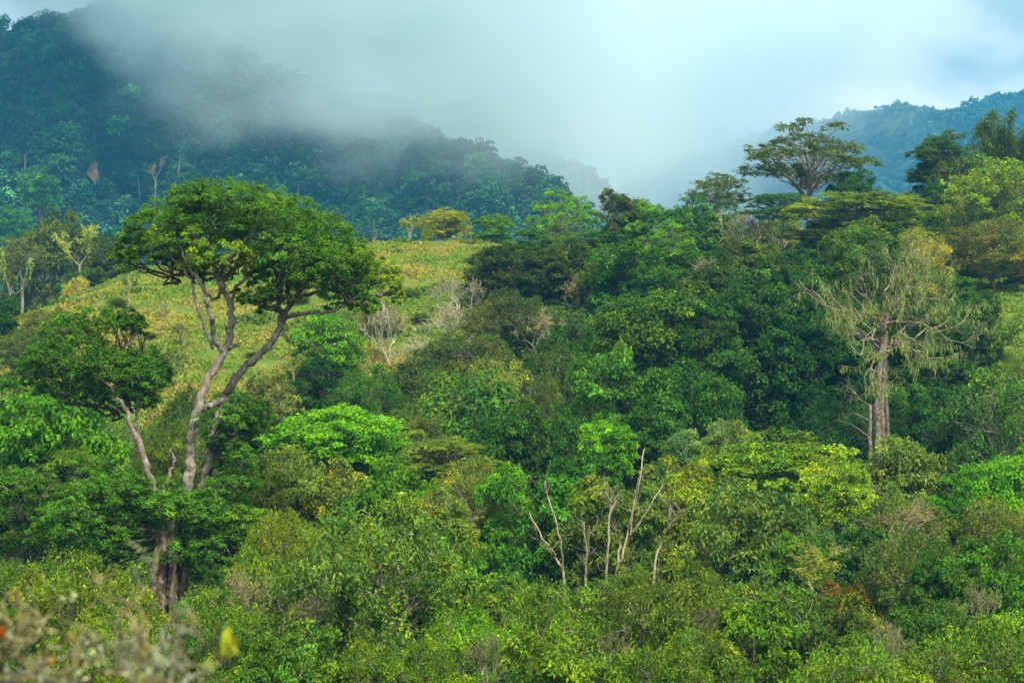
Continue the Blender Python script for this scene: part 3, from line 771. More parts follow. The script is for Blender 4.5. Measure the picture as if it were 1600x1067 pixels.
# ------------------------------------------------------------------ the big umbrella tree in the left foreground
def hero():
    rng = np.random.default_rng(42)
    D = 90.0
    b0 = W3(258, 1010, D); g = float(ground(b0[0], D)); root = np.array([b0[0], D, g])
    t = thing('umbrella_tree', 'huge many-stemmed umbrella tree with wide dark green crown and lichen-spotted trunks, nearest at left', 'tree', root)
    k = D / F
    def L(px, py, dy=0.0): 
        return W3(px, py, D) * (D + dy) / D * np.array([1, 1, 1]) - root if dy == 0 else W3(px, py, D + dy) - root
    def limb(mb, pts, sides=7, amp=.05, tint=1.0):
        P = np.array([L(x, y, d) for x, y, r, d in pts]); R = np.array([r for x, y, r, d in pts]) * k * (1.0 if sides > 8 else .7)
        s = np.concatenate([[0], np.cumsum(np.linalg.norm(np.diff(P, axis=0), axis=1))]); n = len(P) * 5
        q = np.linspace(0, s[-1], n)
        # Catmull-like smoothing by repeated averaging
        X = np.stack([np.interp(q, s, P[:, i]) for i in range(3)], -1)
        for _ in range(3): X[1:-1] = (X[:-2] + 2 * X[1:-1] + X[2:]) / 4
        X[1:] += rng.normal(size=(n - 1, 3)) * amp * .35
        Rr = np.interp(q, s, R) * np.exp(rng.normal(size=n) * .06)
        mb.tube(X, Rr, sides, tint)
        return X
    tr = MB()
    for dx, dy, r in ((0, 0, 17), (-14, -.35, 9), (12, -.4, 10), (20, .2, 8), (-6, -.6, 8), (4, .5, 12)):
        x0 = 258 + dx * 1.25
        limb(tr, [(x0 - 2, 1050, r * 1.25, dy * 1.5), (x0, 985, r * 1.05, dy * 1.3), (258 + dx, 920, r, dy), (259 + dx * .8, 870, r * .9, dy), (262 + dx * .7, 830, r * .85, dy), (272 + dx * .5, 790, r * .7, dy * .7)], 9, .06, math.exp(rng.normal() * .15))
    limb(tr, [(276, 1010, 11, -.5), (281, 960, 10, -.55), (288, 905, 9, -.4), (292, 870, 8, 0), (284, 830, 8, .4)], 8, .05, .9)
    limb(tr, [(262, 1000, 5, -.9), (268, 940, 4, -.95), (272, 890, 4, -.9), (276, 850, 4, -.5)], 6, .05, 1.3)
    link('trunk', tr.mesh('trunk', BARKH, (0,)), t, color=(.15, .085, .055))
    def part(name, segs, col):
        mb = MB()
        for s in segs: limb(mb, s, 8, .11)
        link(name, mb.mesh(name, BARKH, (0,)), t, color=col)
    part('limb', [[(270, 810, 14, 0), (285, 780, 13, .0), (297, 745, 12, -.2), (297, 715, 11, -.3), (300, 670, 10, -.4), (312, 622, 10, -.5), (333, 578, 9.5, -.5), (354, 543, 8.5, -.5), (363, 505, 8, -.4), (361, 472, 7, -.3), (346, 452, 6, -.2), (337, 425, 5, 0), (331, 395, 4, .2), (328, 360, 3, .2)],
                  [(350, 548, 6, -.5), (336, 533, 6, -.9), (331, 500, 5.5, -1.2), (323, 470, 5, -1.4), (318, 448, 4.5, -1.5), (302, 428, 4, -1.6), (290, 408, 3, -1.7), (280, 385, 2.5, -1.8)],
                  [(333, 545, 4, -.7), (318, 505, 4, -1.2), (305, 468, 3.5, -1.4), (300, 440, 3, -1.3), (285, 415, 2.5, -1.2), (250, 390, 2, -1)],
                  [(347, 455, 4, -.2), (336, 470, 3.5, .1), (322, 462, 3, .5), (316, 440, 3, .8), (318, 400, 2.5, 1.0)],
                  [(362, 475, 4, -.3), (365, 450, 3.5, -.4), (385, 435, 3, -.3), (400, 425, 2.5, -.1), (410, 400, 2, .1)],
                  [(350, 452, 3, -.2), (352, 425, 3, -.2), (362, 395, 2.5, 0), (368, 365, 2, .2)],
                  [(356, 545, 5, -.5), (372, 538, 3, -.6)],
                  [(364, 500, 3, -.4), (356, 520, 3, -1.0), (350, 505, 2, -1.3)]], (.36, .31, .25))
    part('limb', [[(285, 800, 10, .5), (312, 770, 9, .4), (322, 735, 8, .3), (332, 685, 8, .3), (344, 640, 9, .3), (358, 605, 9, .4), (376, 580, 9, .5), (405, 555, 8.5, .5), (432, 528, 8.5, .5), (440, 503, 7.5, .6), (450, 478, 6, .8), (462, 464, 5, 1), (485, 458, 4, 1.2), (515, 452, 3.5, 1.2), (545, 440, 3, 1.3)],
                  [(440, 505, 5, .6), (455, 493, 5, .2), (480, 488, 4.5, -.2), (505, 490, 4, -.5), (530, 482, 3.5, -.6), (550, 468, 3, -.6), (570, 455, 2, -.6)],
                  [(438, 515, 5, .6), (438, 480, 5, .9), (437, 450, 4.5, 1.3), (430, 425, 4, 1.6), (420, 400, 3, 1.8), (405, 380, 2.5, 2)],
                  [(438, 450, 4, 1.3), (446, 430, 4, 1.5), (440, 405, 3, 1.7), (452, 380, 2.5, 1.8)],
                  [(440, 512, 4, .6), (450, 535, 3, .3), (456, 525, 2, .2)],
                  [(450, 478, 4, .8), (470, 450, 3.5, .9), (472, 430, 3, 1), (490, 400, 2.5, 1)],
                  [(312, 640, 8, .1), (330, 632, 8, .1), (350, 622, 8, .3)]], (.30, .25, .19))
    part('limb', [[(262, 815, 10, -.2), (248, 790, 8, -.4), (236, 755, 8, -.6), (226, 715, 7.5, -.8), (212, 685, 6.5, -1), (203, 655, 5, -1.2), (190, 625, 4, -1.2), (160, 590, 3, -1.1), (120, 565, 2.5, -1)],
                  [(219, 695, 4.5, -.9), (215, 665, 4, -.6), (214, 635, 3.5, -.5), (220, 600, 3, -.4), (200, 545, 2.5, -.3), (190, 510, 2, -.3)],
                  [(200, 560, 2.5, -.3), (205, 535, 2.5, -.6), (212, 520, 2, -.8)],
                  [(250, 775, 5, .1), (262, 748, 4, .1), (272, 722, 3, .2), (268, 700, 2, .2)]], (.28, .21, .17))
    part('limb', [[(290, 800, 7, 1.0), (325, 765, 6.5, 1.1), (332, 725, 6, 1.1), (338, 690, 5, 1), (350, 662, 3, .8), (365, 650, 2, .6)]], (.2, .09, .06))

    def crown(lobes, depth, back, npl_scale=1.0, tintc=(1, 1, 1)):
        C = []; R = []; tt = []
        for (x, y, rx, ry, *o) in lobes:
            ye = o[0] if o else 0.0
            dz = rng.uniform(-1, .35) * depth
            reps = [(dz, 1.0)] + [(dz + back * rng.uniform(.4, 1.0), .82)] * (1 if back > 0 else 0)
            for d, s in reps:
                C.append(L(x + (0 if s == 1 else rng.normal() * 12), y + (0 if s == 1 else ry * .25 + rng.uniform(0, 12)), d))
                R.append((rx * k * s, min(rx, 62) * k * s, ry * k * s))
                b = math.exp(rng.normal() * .1)
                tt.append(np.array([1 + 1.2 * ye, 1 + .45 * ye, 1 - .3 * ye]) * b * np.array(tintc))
        C = np.array(C); R = np.array(R); tt = np.array(tt)
        mb = MB()
        area = R[:, 0] * R[:, 2]
        n = np.maximum((area * 50 * npl_scale).astype(int), 14)
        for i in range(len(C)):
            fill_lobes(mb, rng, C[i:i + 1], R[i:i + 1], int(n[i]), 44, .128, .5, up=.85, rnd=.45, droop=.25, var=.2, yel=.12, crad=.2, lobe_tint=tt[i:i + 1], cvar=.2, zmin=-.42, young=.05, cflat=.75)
        # thin twigs that carry the leaves
        return link('crown', mb.mesh('crown', LEAF), t, color=(.074, .185, .010)), C, R
    tw = MB()
    up = [(345, 312, 72, 30), (300, 312, 45, 26), (272, 338, 55, 32), (238, 365, 48, 34), (208, 388, 26, 34), (192, 405, 16, 24), (400, 322, 62, 34), (450, 342, 56, 34), (492, 360, 52, 34),
          (525, 378, 36, 34), (548, 412, 36, 40), (562, 448, 30, 36), (505, 420, 55, 40), (460, 395, 60, 36), (400, 362, 66, 34), (330, 350, 66, 30), (285, 375, 52, 28, .35), (250, 398, 40, 24, .3),
          (300, 408, 38, 22, .55), (345, 402, 52, 28, .8), (388, 410, 28, 34, .9), (430, 425, 34, 24), (418, 464, 44, 21), (395, 470, 22, 12), (602, 435, 24, 32, 1.0), (618, 456, 12, 16, 1.1), (572, 476, 18, 20), (535, 462, 42, 20), (480, 440, 36, 26), (570, 405, 20, 28, .6), (320, 425, 30, 14, .6)]
    ob, C1, R1 = crown(up, 3.2, 3.6)
    lf = [(150, 502, 62, 22), (190, 498, 36, 18), (210, 506, 18, 10), (112, 525, 58, 28), (72, 560, 36, 28), (52, 585, 20, 20), (122, 562, 66, 32), (180, 582, 66, 36), (222, 574, 36, 34), (150, 610, 70, 24), (205, 622, 46, 22), (95, 600, 42, 22), (240, 600, 20, 22)]
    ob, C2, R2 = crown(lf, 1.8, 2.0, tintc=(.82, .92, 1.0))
    lo = [(190, 772, 70, 34), (140, 765, 40, 30), (240, 775, 52, 30), (110, 812, 54, 34), (70, 835, 28, 26), (150, 832, 60, 32), (215, 812, 56, 32), (285, 796, 66, 32), (335, 800, 60, 30, .2), (372, 815, 48, 30, .6), (395, 835, 28, 26, .4), (312, 840, 62, 32), (352, 862, 58, 32), (290, 862, 40, 26), (385, 868, 30, 26), (175, 862, 34, 30), (160, 890, 18, 26), (340, 892, 40, 16), (360, 760, 50, 22), (378, 735, 22, 40)]
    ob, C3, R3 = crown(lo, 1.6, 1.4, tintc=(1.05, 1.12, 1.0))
    md = [(352, 655, 44, 22), (385, 660, 36, 20), (405, 648, 24, 14), (340, 682, 26, 18), (365, 690, 34, 24), (342, 720, 18, 22)]
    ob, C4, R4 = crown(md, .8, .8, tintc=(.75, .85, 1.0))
    forks = [(L(345, 452), C1), (L(300, 440), C1), (L(440, 470), C1), (L(540, 470), C1), (L(203, 655), C2), (L(215, 640), C2), (L(262, 830), C3), (L(290, 800), C3), (L(335, 690), C4)]
    for CC, RR in ((C1, R1), (C2, R2), (C3, R3), (C4, R4)):
        fs = [f for f, c in forks if c is CC]
        for c, r in zip(CC, RR):
            f = min(fs, key=lambda q: np.linalg.norm(q - c))
            a = f + (c - f) * .15 + rng.normal(size=3) * .2
            P = wiggle(rng, a, c + np.array([0, 0, r[2] * .2]), 7, .05, -.06)
            tw.tube(P, np.linspace(.07, .025, 7), 4)
            for d in rand_dirs(rng, 5, -.2, .8):
                tw.tube(wiggle(rng, P[rng.integers(3, 7)], c + d * r * .9, 4, .06), np.linspace(.03, .01, 4), 3)
    link('branches', tw.mesh('branches', BARK), t, color=(.1, .065, .045))
    # orange epiphyte on the trunk
    ep = MB(); n = 90
    ep.leaves(L(228, 932, -.6) + rng.normal(size=(n, 3)) * np.array([.22, .1, .22]), rng.normal(size=(n, 3)) + np.array([0, -.5, .5]), .22, .3, rng, tints(rng, n, .25, .1), droop=.4)
    link('epiphyte', ep.mesh('epiphyte', LEAF), t, color=(.30, .12, .012))
hero()

# ------------------------------------------------------------------ the moss-hung tree in the right middle distance
def moss_tree():
    rng = np.random.default_rng(8)
    D = 141.0; b0 = W3(1377, 695, D); g = float(ground(b0[0], D)); root = np.array([b0[0], D, g]); k = D / F
    t = thing('moss_tree', 'tall grey ribbed trunk with spreading branches hung with pale yellow moss', 'tree', root)
    L = lambda x, y, d=0.0: W3(x, y, D + d) - root
    tr = MB()
    for dx, dy, r in ((0, 0, 7.5), (-4, -.25, 4.5), (4.5, -.2, 4.5), (2, .3, 5)):
        pts = [(1377 + dx * 1.5, 720, r * 1.3), (1376 + dx, 690, r * 1.1), (1374 + dx, 640, r), (1378 + dx * .8, 590, r * .9), (1380 + dx * .6, 545, r * .8), (1380 + dx * .4, 500, r * .65)]
        P = np.array([L(x, y, dy) for x, y, _ in pts]); P = np.stack([np.interp(np.linspace(0, 5, 22), range(6), P[:, i]) for i in range(3)], -1) + rng.normal(size=(22, 3)) * .03
        tr.tube(P, np.interp(np.linspace(0, 5, 22), range(6), [q[2] * k for q in pts]), 9, math.exp(rng.normal() * .12))
    pts = [(1388, 700, 3.5), (1386, 650, 3), (1384, 600, 2.5)]
    tr.tube(np.array([L(x, y, -.4) for x, y, _ in pts]), np.array([q[2] * k for q in pts]), 6)
    link('trunk', tr.mesh('trunk', BARKH, (0,)), t, color=(.29, .22, .16))
    br = MB(); mo = MB(); out = []
    starts = [(1380, 548), (1380, 525), (1379, 540), (1380, 505)]
    targets = [(1290, 478, -1), (1315, 520, -2), (1330, 490, 1), (1300, 505, 2.5), (1345, 555, -2.5), (1350, 470, -1), (1400, 470, -2), (1440, 500, -1), (1480, 530, 0), (1500, 520, 1.5), (1450, 560, -2.5), (1425, 450, 1), (1465, 470, 2), (1395, 420, 0), (1420, 540, -3), (1360, 575, -2), (1440, 430, 2)]
    tips = []
    for x, y, d in targets:
        s = starts[rng.integers(0, 4)]
        P = wiggle(rng, L(*s), L(x, y, d), 8, .045, .1)
        br.tube(P, np.linspace(.10, .035, 8), 5)
        tips.append(P[2:])
        for j in range(5):
            o = []; i = rng.integers(3, 8)
            grow(rng, P[i], unit(P[-1] - P[0]) + rng.normal(size=3) * .6, rng.uniform(.9, 2.0), .045, 2, o, .6, .15, (2, 3), .7, .15, .012)
            for a, b, dd in o: br.tube(a, b, 3); tips.append(a)
    tips = np.concatenate(tips)
    n = 8500; i = rng.integers(0, len(tips), n)
    # hanging beards: narrow drooping strips, denser toward some boughs
    dens = fnoise(tips[i, 0] * .6, tips[i, 2] * .6, 2, 4)
    i = i[dens > -.2]; n = len(i)
    p = tips[i] + rng.normal(size=(n, 3)) * .07
    nr = np.stack([rng.normal(size=n), rng.normal(size=n), np.zeros(n)], -1)
    mo.leaves(p, nr, rng.uniform(.12, .68, n) * rng.uniform(.4, 1.2, n), .16, rng, tints(rng, n, .22, .1), droop=6.0)
    link('branches', br.mesh('branches', BARK), t, color=(.27, .22, .15))
    cr = MB()
    C = np.array([L(x, y, d) for x, y, d in ((1310, 470, 1.5), (1335, 445, 1), (1365, 425, 1.5), (1400, 415, 2), (1435, 440, 2), (1345, 495, 2), (1385, 470, 2.5), (1425, 490, 2.5), (1465, 490, 2), (1310, 505, 3), (1450, 540, 2), (1490, 515, 2.5), (1360, 400, 2.5), (1405, 530, 3))])
    fill_lobes(cr, rng, C, np.tile([1.6, 1.3, .95], (len(C), 1)), 26, 40, .17, .45, rnd=.7, var=.25, yel=.15, crad=.5)
    link('crown', cr.mesh('crown', LEAF), t, color=(.065, .13, .032))
    link('hanging_moss', mo.mesh('hanging_moss', MOSS), t, color=(.22, .29, .075))
    t2 = thing('bare_tree', 'slim pale grey trunk standing close left of the ribbed moss-hung trunk', 'tree', root + np.array([(1360 - 1377) * k, .1, 0]))
    m = MB(); q = wiggle(rng, (0, 0, -.4), (.05, 0, 8.2), 9, .006)
    m.tube(q, np.linspace(.21, .12, 9), 8)
    link('trunk', m.mesh('trunk', BARKH, (0,)), t2, color=(.48, .43, .35))
    m = MB()
    for j in range(9):
        o = []; grow(rng, q[rng.integers(6, 9)], (rng.normal(), rng.normal(), .8), 1.4, .05, 2, o)
        for a, b, dd in o: m.tube(a, b, 3)
    link('branches', m.mesh('branches', BARK), t2, color=(.25, .21, .16))
moss_tree()

# visible stems of the airy ridge tree and pale forked trunk of the lower-middle tree are extra stems of those trees
def extra_stems(match, segs, D, color):
    o = next(x for x in bpy.data.objects if x.get('label', '').startswith(match))
    root = np.array(o.location); mb = MB(); rng = np.random.default_rng(3)
    for pts in segs:
        P = np.array([W3(x, y, D + d) - root for x, y, r, d in pts]); n = len(P) * 4
        s = np.linspace(0, 1, len(P)); q = np.linspace(0, 1, n)
        P = np.stack([np.interp(q, s, P[:, i]) for i in range(3)], -1) + rng.normal(size=(n, 3)) * .02
        mb.tube(P, np.interp(q, s, [p[2] * D / F for p in pts]), 6)
    link('stems', mb.mesh('stems', BARK, (0,)), o, color=color)
extra_stems('tall olive tree with airy', [[(1258, 335, 4, 0), (1256, 305, 3.5, 0), (1240, 285, 2.5, -1), (1225, 262, 2, -1)], [(1258, 330, 3, .4), (1250, 300, 2.5, .5), (1252, 270, 2, .5), (1250, 235, 1.5, .5)], [(1260, 330, 3.5, -.4), (1264, 300, 3, -.4), (1280, 275, 2, 0), (1300, 250, 1.5, 1)], [(1262, 325, 3, 0), (1268, 295, 2.5, 0), (1270, 262, 2, 0), (1275, 225, 1.5, 0)], [(1240, 285, 2, -1), (1215, 265, 1.5, -2), (1190, 252, 1, -2)]], 245, (.16, .12, .09))
extra_stems('loose large-leaved tree', [[(600, 1075, 4.5, -1), (604, 1020, 4, -1), (612, 985, 3.5, -1.1), (640, 955, 3, -1.2), (668, 930, 2.5, -1)], [(585, 1075, 4, -1.2), (572, 1030, 3.5, -1.3), (560, 985, 3.5, -1.3), (545, 950, 2.5, -1)], [(604, 1010, 4, -1), (592, 960, 3, -1), (590, 900, 2, -.6), (600, 850, 1.5, -.3)], [(640, 955, 2.5, -1.2), (625, 905, 2, -1), (615, 860, 1.5, -.8)]], 72, (.28, .26, .20))

# ------------------------------------------------------------------ wire fences
def fence(label, pts, D0):
    k0 = W3(pts[0][0], pts[0][1], D0); root = np.array([k0[0], D0, float(ground(k0[0], D0))])
    t = thing('wire_fence', label, 'fence', root)
    tops = []
    for i, (px, py) in enumerate(pts):
        x = (px - 800) / F * D0; g = float(ground(x, D0))
        mb = MB(); rng = np.random.default_rng(i)
        P = np.array([[x, D0, g - .3], [x + .02, D0, g + .7], [x + rng.normal() * .05, D0, g + 1.45]]) - root
        mb.tube(P, np.array([.07, .065, .06]), 7); mb.tube(np.array([P[-1], P[-1] + [0, 0, .02]]), np.array([.06, .002]), 7)
        link('post', mb.mesh('post', WOOD, (0,)), t); tops.append(P)
    mb = MB()
    for a, b in zip(tops[:-1], tops[1:]):
        for s in (.45, .75, .95):
            p = a[0] * (1 - s) + a[2] * s; q = b[0] * (1 - s) + b[2] * s
            m = np.linspace(p, q, 5); m[:, 2] -= .06 * np.sin(np.linspace(0, PI, 5))
            m[:, 1] -= .075
            mb.tube(m, np.full(5, .012), 4)
    link('wire', mb.mesh('wire', WOOD), t)
fence('post and wire fence behind the fuzzy grey-brown tree on bright grass', [(1512, 0), (1533, 0), (1560, 0), (1585, 0), (1612, 0)], 209)
fence('row of small fence posts on the crest of the pasture', [(606, 0), (618, 0), (630, 0), (654, 0), (682, 0), (708, 0), (735, 0)], 229)

# ------------------------------------------------------------------ close lichen-covered shrub, out of focus
def near_shrub(label, twigs, D0, seed, leaves):
    rng = np.random.default_rng(seed)
    c = W3(np.mean([p[0][0] for p in twigs]), 1067, D0); g = float(ground(c[0], D0)); root = np.array([c[0], D0, g])
    t = thing('lichen_shrub', label, 'shrub', root)
    mb = MB(); li = MB(); lf = MB()
    for k, tw in enumerate(twigs):
        d0 = rng.uniform(-.5, .5)
        P = [np.array([rng.normal() * .08, rng.normal() * .08, 0.0])] + [W3(x, y, D0 + d0 + rng.normal() * .1) - root for x, y in tw]
        P = np.array(P); n = len(P) * 4; s = np.linspace(0, 1, len(P)); q = np.linspace(0, 1, n)
        P = np.stack([np.interp(q, s, P[:, i]) for i in range(3)], -1) + rng.normal(size=(n, 3)) * .012
        mb.tube(P, np.linspace(.012, .004, n), 6, math.exp(rng.normal() * .25))
        for j in range(3):
            o = []; i = rng.integers(n // 3, n)
            grow(rng, P[i], (rng.normal(), rng.normal() * .6, rng.normal() * .5 + .3), rng.uniform(.06, .17), .004, 2, o, .7, .1, (1, 3), .7, .2, .003)
            for a, b, dd in o:
                mb.tube(a, b, 4, math.exp(rng.normal() * .3))
        m = 9; i = rng.integers(n // 4, n, m)
        li.leaves(P[i] + rng.normal(size=(m, 3)) * .02, rng.normal(size=(m, 3)), rng.uniform(.015, .05, m), .6, rng, tints(rng, m, .3, .15), droop=.4)
    link('branches', mb.mesh('branches', BARKH, (0,)), t, color=(.24, .23, .10))
    o = link('lichen', li.mesh('lichen', MOSS), t, color=(.36, .38, .22)); o['kind'] = 'stuff'
    for (x, y, w, h, col) in leaves:
        p = W3(x, y, D0); kx = D0 / F
        l = MB(); m = 9
        l.leaves(np.tile(p - root + np.array([0, 0, h * kx * .5]), (m, 1)) + rng.normal(size=(m, 3)) * .006, np.stack([rng.normal(size=m) * .5, -np.ones(m), np.zeros(m)], -1), h * kx, w / h, rng, tints(rng, m, .15, .05), droop=8)
        link('leaf', l.mesh('leaf', LEAF), t, color=col)
near_shrub('pale lichen-crusted twigs blurred in the bottom left corner, close to the camera',
    [[(20, 1067), (40, 1010), (85, 960), (108, 925)], [(-20, 1060), (10, 1000), (0, 960)], [(0, 1075), (60, 1040), (120, 1010), (165, 995)], [(30, 1067), (70, 1020), (68, 970)], [(60, 1075), (110, 1045), (135, 1000), (155, 1000)],
     [(90, 1080), (130, 1030), (180, 1010)], [(-10, 1040), (25, 1020), (40, 960), (30, 940)], [(0, 1010), (30, 1000), (60, 985)], [(110, 1080), (160, 1050), (210, 1045)], [(-30, 1075), (30, 1055), (90, 1060)], [(40, 1080), (90, 1010), (100, 970)]], 8.0, 4,
    [(3, 988, 8, 17, (.45, .12, .01)), (83, 1032, 7, 14, (.35, .22, .02)), (110, 995, 8, 14, (.4, .3, .08)), (33, 962, 6, 14, (.4, .42, .05)), (58, 1067, 16, 14, (.4, .38, .05))])
near_shrub('pale upright lichen twigs blurred before the umbrella tree base, close to the camera',
    [[(225, 1075), (212, 1020), (205, 965)], [(240, 1080), (250, 1030), (258, 980)], [(235, 1080), (225, 1000), (218, 960)], [(260, 1080), (275, 1020), (295, 965)], [(230, 1080), (195, 1040), (190, 985)], [(250, 1085), (300, 1060), (340, 1050)], [(245, 1080), (240, 1030), (226, 1010)], [(250, 1080), (262, 1040), (280, 1000)]], 7.4, 6,
    [(358, 1003, 15, 48, (.42, .48, .05)), (217, 1060, 16, 18, (.42, .44, .14)), (330, 1040, 16, 20, (.3, .4, .1)), (228, 1010, 8, 14, (.42, .34, .08)), (245, 1035, 14, 40, (.42, .48, .26))])

# ------------------------------------------------------------------ undergrowth
def undergrowth():
    rng = np.random.default_rng(77); mb = MB()
    n = 24000
    Y = rng.uniform(48, 236, n); X = rng.uniform(-1, 1, n) * (Y * .30 + 6)
    keep = (meadow(X, Y) < .3) & ((Y < 400))
    X = X[keep]; Y = Y[keep]; n = len(X)
    Z = ground(X, Y)
    r = rng.uniform(.6, 1.5, n); h = rng.uniform(0, 1.6, n) + rng.random(n) ** 4 * 2.0 + np.clip(fnoise(X / 6, Y / 6, 2, 61) * 1.6, -.6, 1.2)
    C = np.stack([X, Y, Z + h * .6], -1)
    Rr = np.stack([r, r, r * .7], -1)
    tt = tints(rng, n, .22, .2) * np.clip(1 + fnoise(X / 8, Y / 8, 2, 71)[:, None] * .8, .5, 1.6)
    fill_lobes(mb, rng, C, Rr, 5, 12, .25, .45, up=.7, var=.25, yel=.15, lobe_tint=tt, crad=.5, zmin=-.2)
    o = link('undergrowth', mb.mesh('undergrowth', LEAF), color=(.075, .145, .018))
    o['kind'] = 'stuff'; o['label'] = 'dense leafy undergrowth covering the valley floor between the trees'; o['category'] = 'undergrowth'
undergrowth()
# ------------------------------------------------------------------ mountains with their forests
def ridge_surface(ridge, base_D, base_z, base_px_scale, amp, seed, ns=200, nt=90, power=1.05, back=500):
    """rows: t from foot to ridge, then down behind"""
    r = np.array(ridge, float)
    P = np.array([W3(a, b, d) for a, b, d in r])
    s = np.concatenate([[0], np.cumsum(np.linalg.norm(np.diff(P, axis=0), axis=1))]); s /= s[-1]
    u = np.linspace(0, 1, ns)
    top = np.stack([np.interp(u, s, P[:, i]) for i in range(3)], -1)
    for _ in range(2): top[1:-1] = (top[:-2] + 2 * top[1:-1] + top[2:]) / 4
    foot = np.stack([top[:, 0] * base_px_scale, np.full(ns, base_D), np.full(ns, base_z)], -1)
    t = np.linspace(0, 1, nt)[:, None]
    xy = foot[None, :, :2] * (1 - t[..., None]) + top[None, :, :2] * t[..., None]
    z = base_z + (top[None, :, 2] - base_z) * t ** power
    env = np.sin(np.clip(t, 0, 1) * PI) ** .8
    ln = fnoise(u[None, :] * ns * amp / 700 + t * 1.3, t * 2.2 + 3, 4, seed) * amp * env
    rib = np.abs(np.sin(u[None, :] * 38 + t * 3.5 + seed)) * amp * -.35 * env
    z = z + ln + rib
    tb = np.linspace(0, 1, 12)[1:, None]
    bxy = np.stack([np.repeat(top[None, :, 0], 11, 0) , top[None, :, 1] + tb * back], -1)
    bz = top[None, :, 2] - tb * (top[None, :, 2] + 60) * .9
    X = np.concatenate([xy[..., 0], bxy[..., 0]]); Y = np.concatenate([xy[..., 1], bxy[..., 1]]); Z = np.concatenate([z, bz])
    return X, Y, Z, nt

def grid_mesh(name, X, Y, Z, mat):
    nr, nc = X.shape
    v = np.stack([X, Y, Z], -1).reshape(-1, 3)
    i, j = np.meshgrid(np.arange(nr - 1), np.arange(nc - 1), indexing='ij'); a = i * nc + j
    mb = MB(); mb.add(v, np.stack([a, a + 1, a + nc + 1, a + nc], -1).reshape(-1, 4))
    o = link(name, mb.mesh(name, mat, (0,))); o['kind'] = 'structure'
    return o

def far_crown(rng, nlobe, ncard, card):
    C, Rr = lobes_ellipsoid(rng, nlobe, 9, 8, 2.0, .7, -.3, .5, 1.0, .4, .4)
    mb = MB(); fill_lobes(mb, rng, C, Rr, 3, ncard, card, .7, up=.8, rnd=.5, var=.2, yel=.1, lvar=.2, cvar=.2, crad=.6)
    return np.concatenate(mb.v), np.concatenate(mb.t)

def forest(name, label, X, Y, Z, nt, n, protos, smin, smax, seed, color, clear=None, pale=.1, hole=None):
    rng = np.random.default_rng(seed)
    i = rng.uniform(0, nt - .01 + .8, n); j = rng.uniform(0, X.shape[1] - 1.01, n)
    # even out the spacing along depth
    i0 = np.minimum(i.astype(int), X.shape[0] - 2); j0 = j.astype(int); fi = (i - i0)[:, None]; fj = (j - j0)[:, None]
    G = np.stack([X, Y, Z], -1)
    P = (G[i0, j0] * (1 - fi) + G[i0 + 1, j0] * fi) * (1 - fj) + (G[i0, j0 + 1] * (1 - fi) + G[i0 + 1, j0 + 1] * fi) * fj
    if clear is not None:
        keep = ~clear(P, i / nt); P = P[keep]
    px = P[:, 0] / P[:, 1] * F + 800
    P = P[(px > -260) & (px < 1860)]
    n = len(P)
    sc = np.exp(rng.normal(size=n) * .3) * (smin + smax) / 2; sc = np.clip(sc, smin, smax)
    rot = rng.uniform(0, 2 * PI, n); which = rng.integers(0, len(protos), n)
    pat = fnoise(P[:, 0] / 90, P[:, 2] / 50, 3, seed)
    b = np.exp(rng.normal(size=n) * .42 + pat * .6); y = rng.normal(size=n) * .22 + pat * .15
    hue = np.stack([b * (1 + np.clip(y, -.5, 1.2) * 1.3), b * (1 + .25 * y), b * (1 - .25 * y)], -1)
    pl = rng.random(n) < .05; hue[pl] = np.array([2.0, 1.1, 1.2]) * rng.uniform(.5, .9, (pl.sum(), 1))
    br = rng.random(n) < .05; hue[br] *= np.array([1.4, 1.4, 1.1])
    mb = MB()
    for k, (v, tt) in enumerate(protos):
        m = np.where(which == k)[0]
        if len(m) == 0: continue
        c, s = np.cos(rot[m])[:, None], np.sin(rot[m])[:, None]
        vx = v[None, :, 0] * c - v[None, :, 1] * s; vy = v[None, :, 0] * s + v[None, :, 1] * c
        hs = rng.uniform(.8, 1.25, (len(m), 1))
        q = np.stack([vx * sc[m][:, None] + P[m, 0:1], vy * sc[m][:, None] + P[m, 1:2], v[None, :, 2] * sc[m][:, None] * hs + P[m, 2:3] + 1.0 * sc[m][:, None]], -1).reshape(-1, 3)
        nf = len(v) // 4
        f = np.arange(len(q)).reshape(-1, 4)
        tint = (tt[None] * hue[m][:, None, :]).reshape(-1, 3)
        mb.add(q, f, tint)
    # pale stems showing between the crowns
    m = np.where(rng.random(n) < pale)[0]
    for i in m:
        h = 9 * sc[i]; p = P[i] + np.array([0, -4.3 * sc[i], -1])
        mb.tube(np.array([p, p + [rng.normal() * .4, 0, h * .6], p + [rng.normal() * .8, 0, h]]), np.array([.32, .28, .15]) * sc[i], 3, np.array([6, 2.0, 4.5]) * rng.uniform(.5, 1.1))
    o = link(name, mb.mesh(name, FARLEAF), color=color)
    o['kind'] = 'stuff'; o['label'] = label; o['category'] = 'forest'

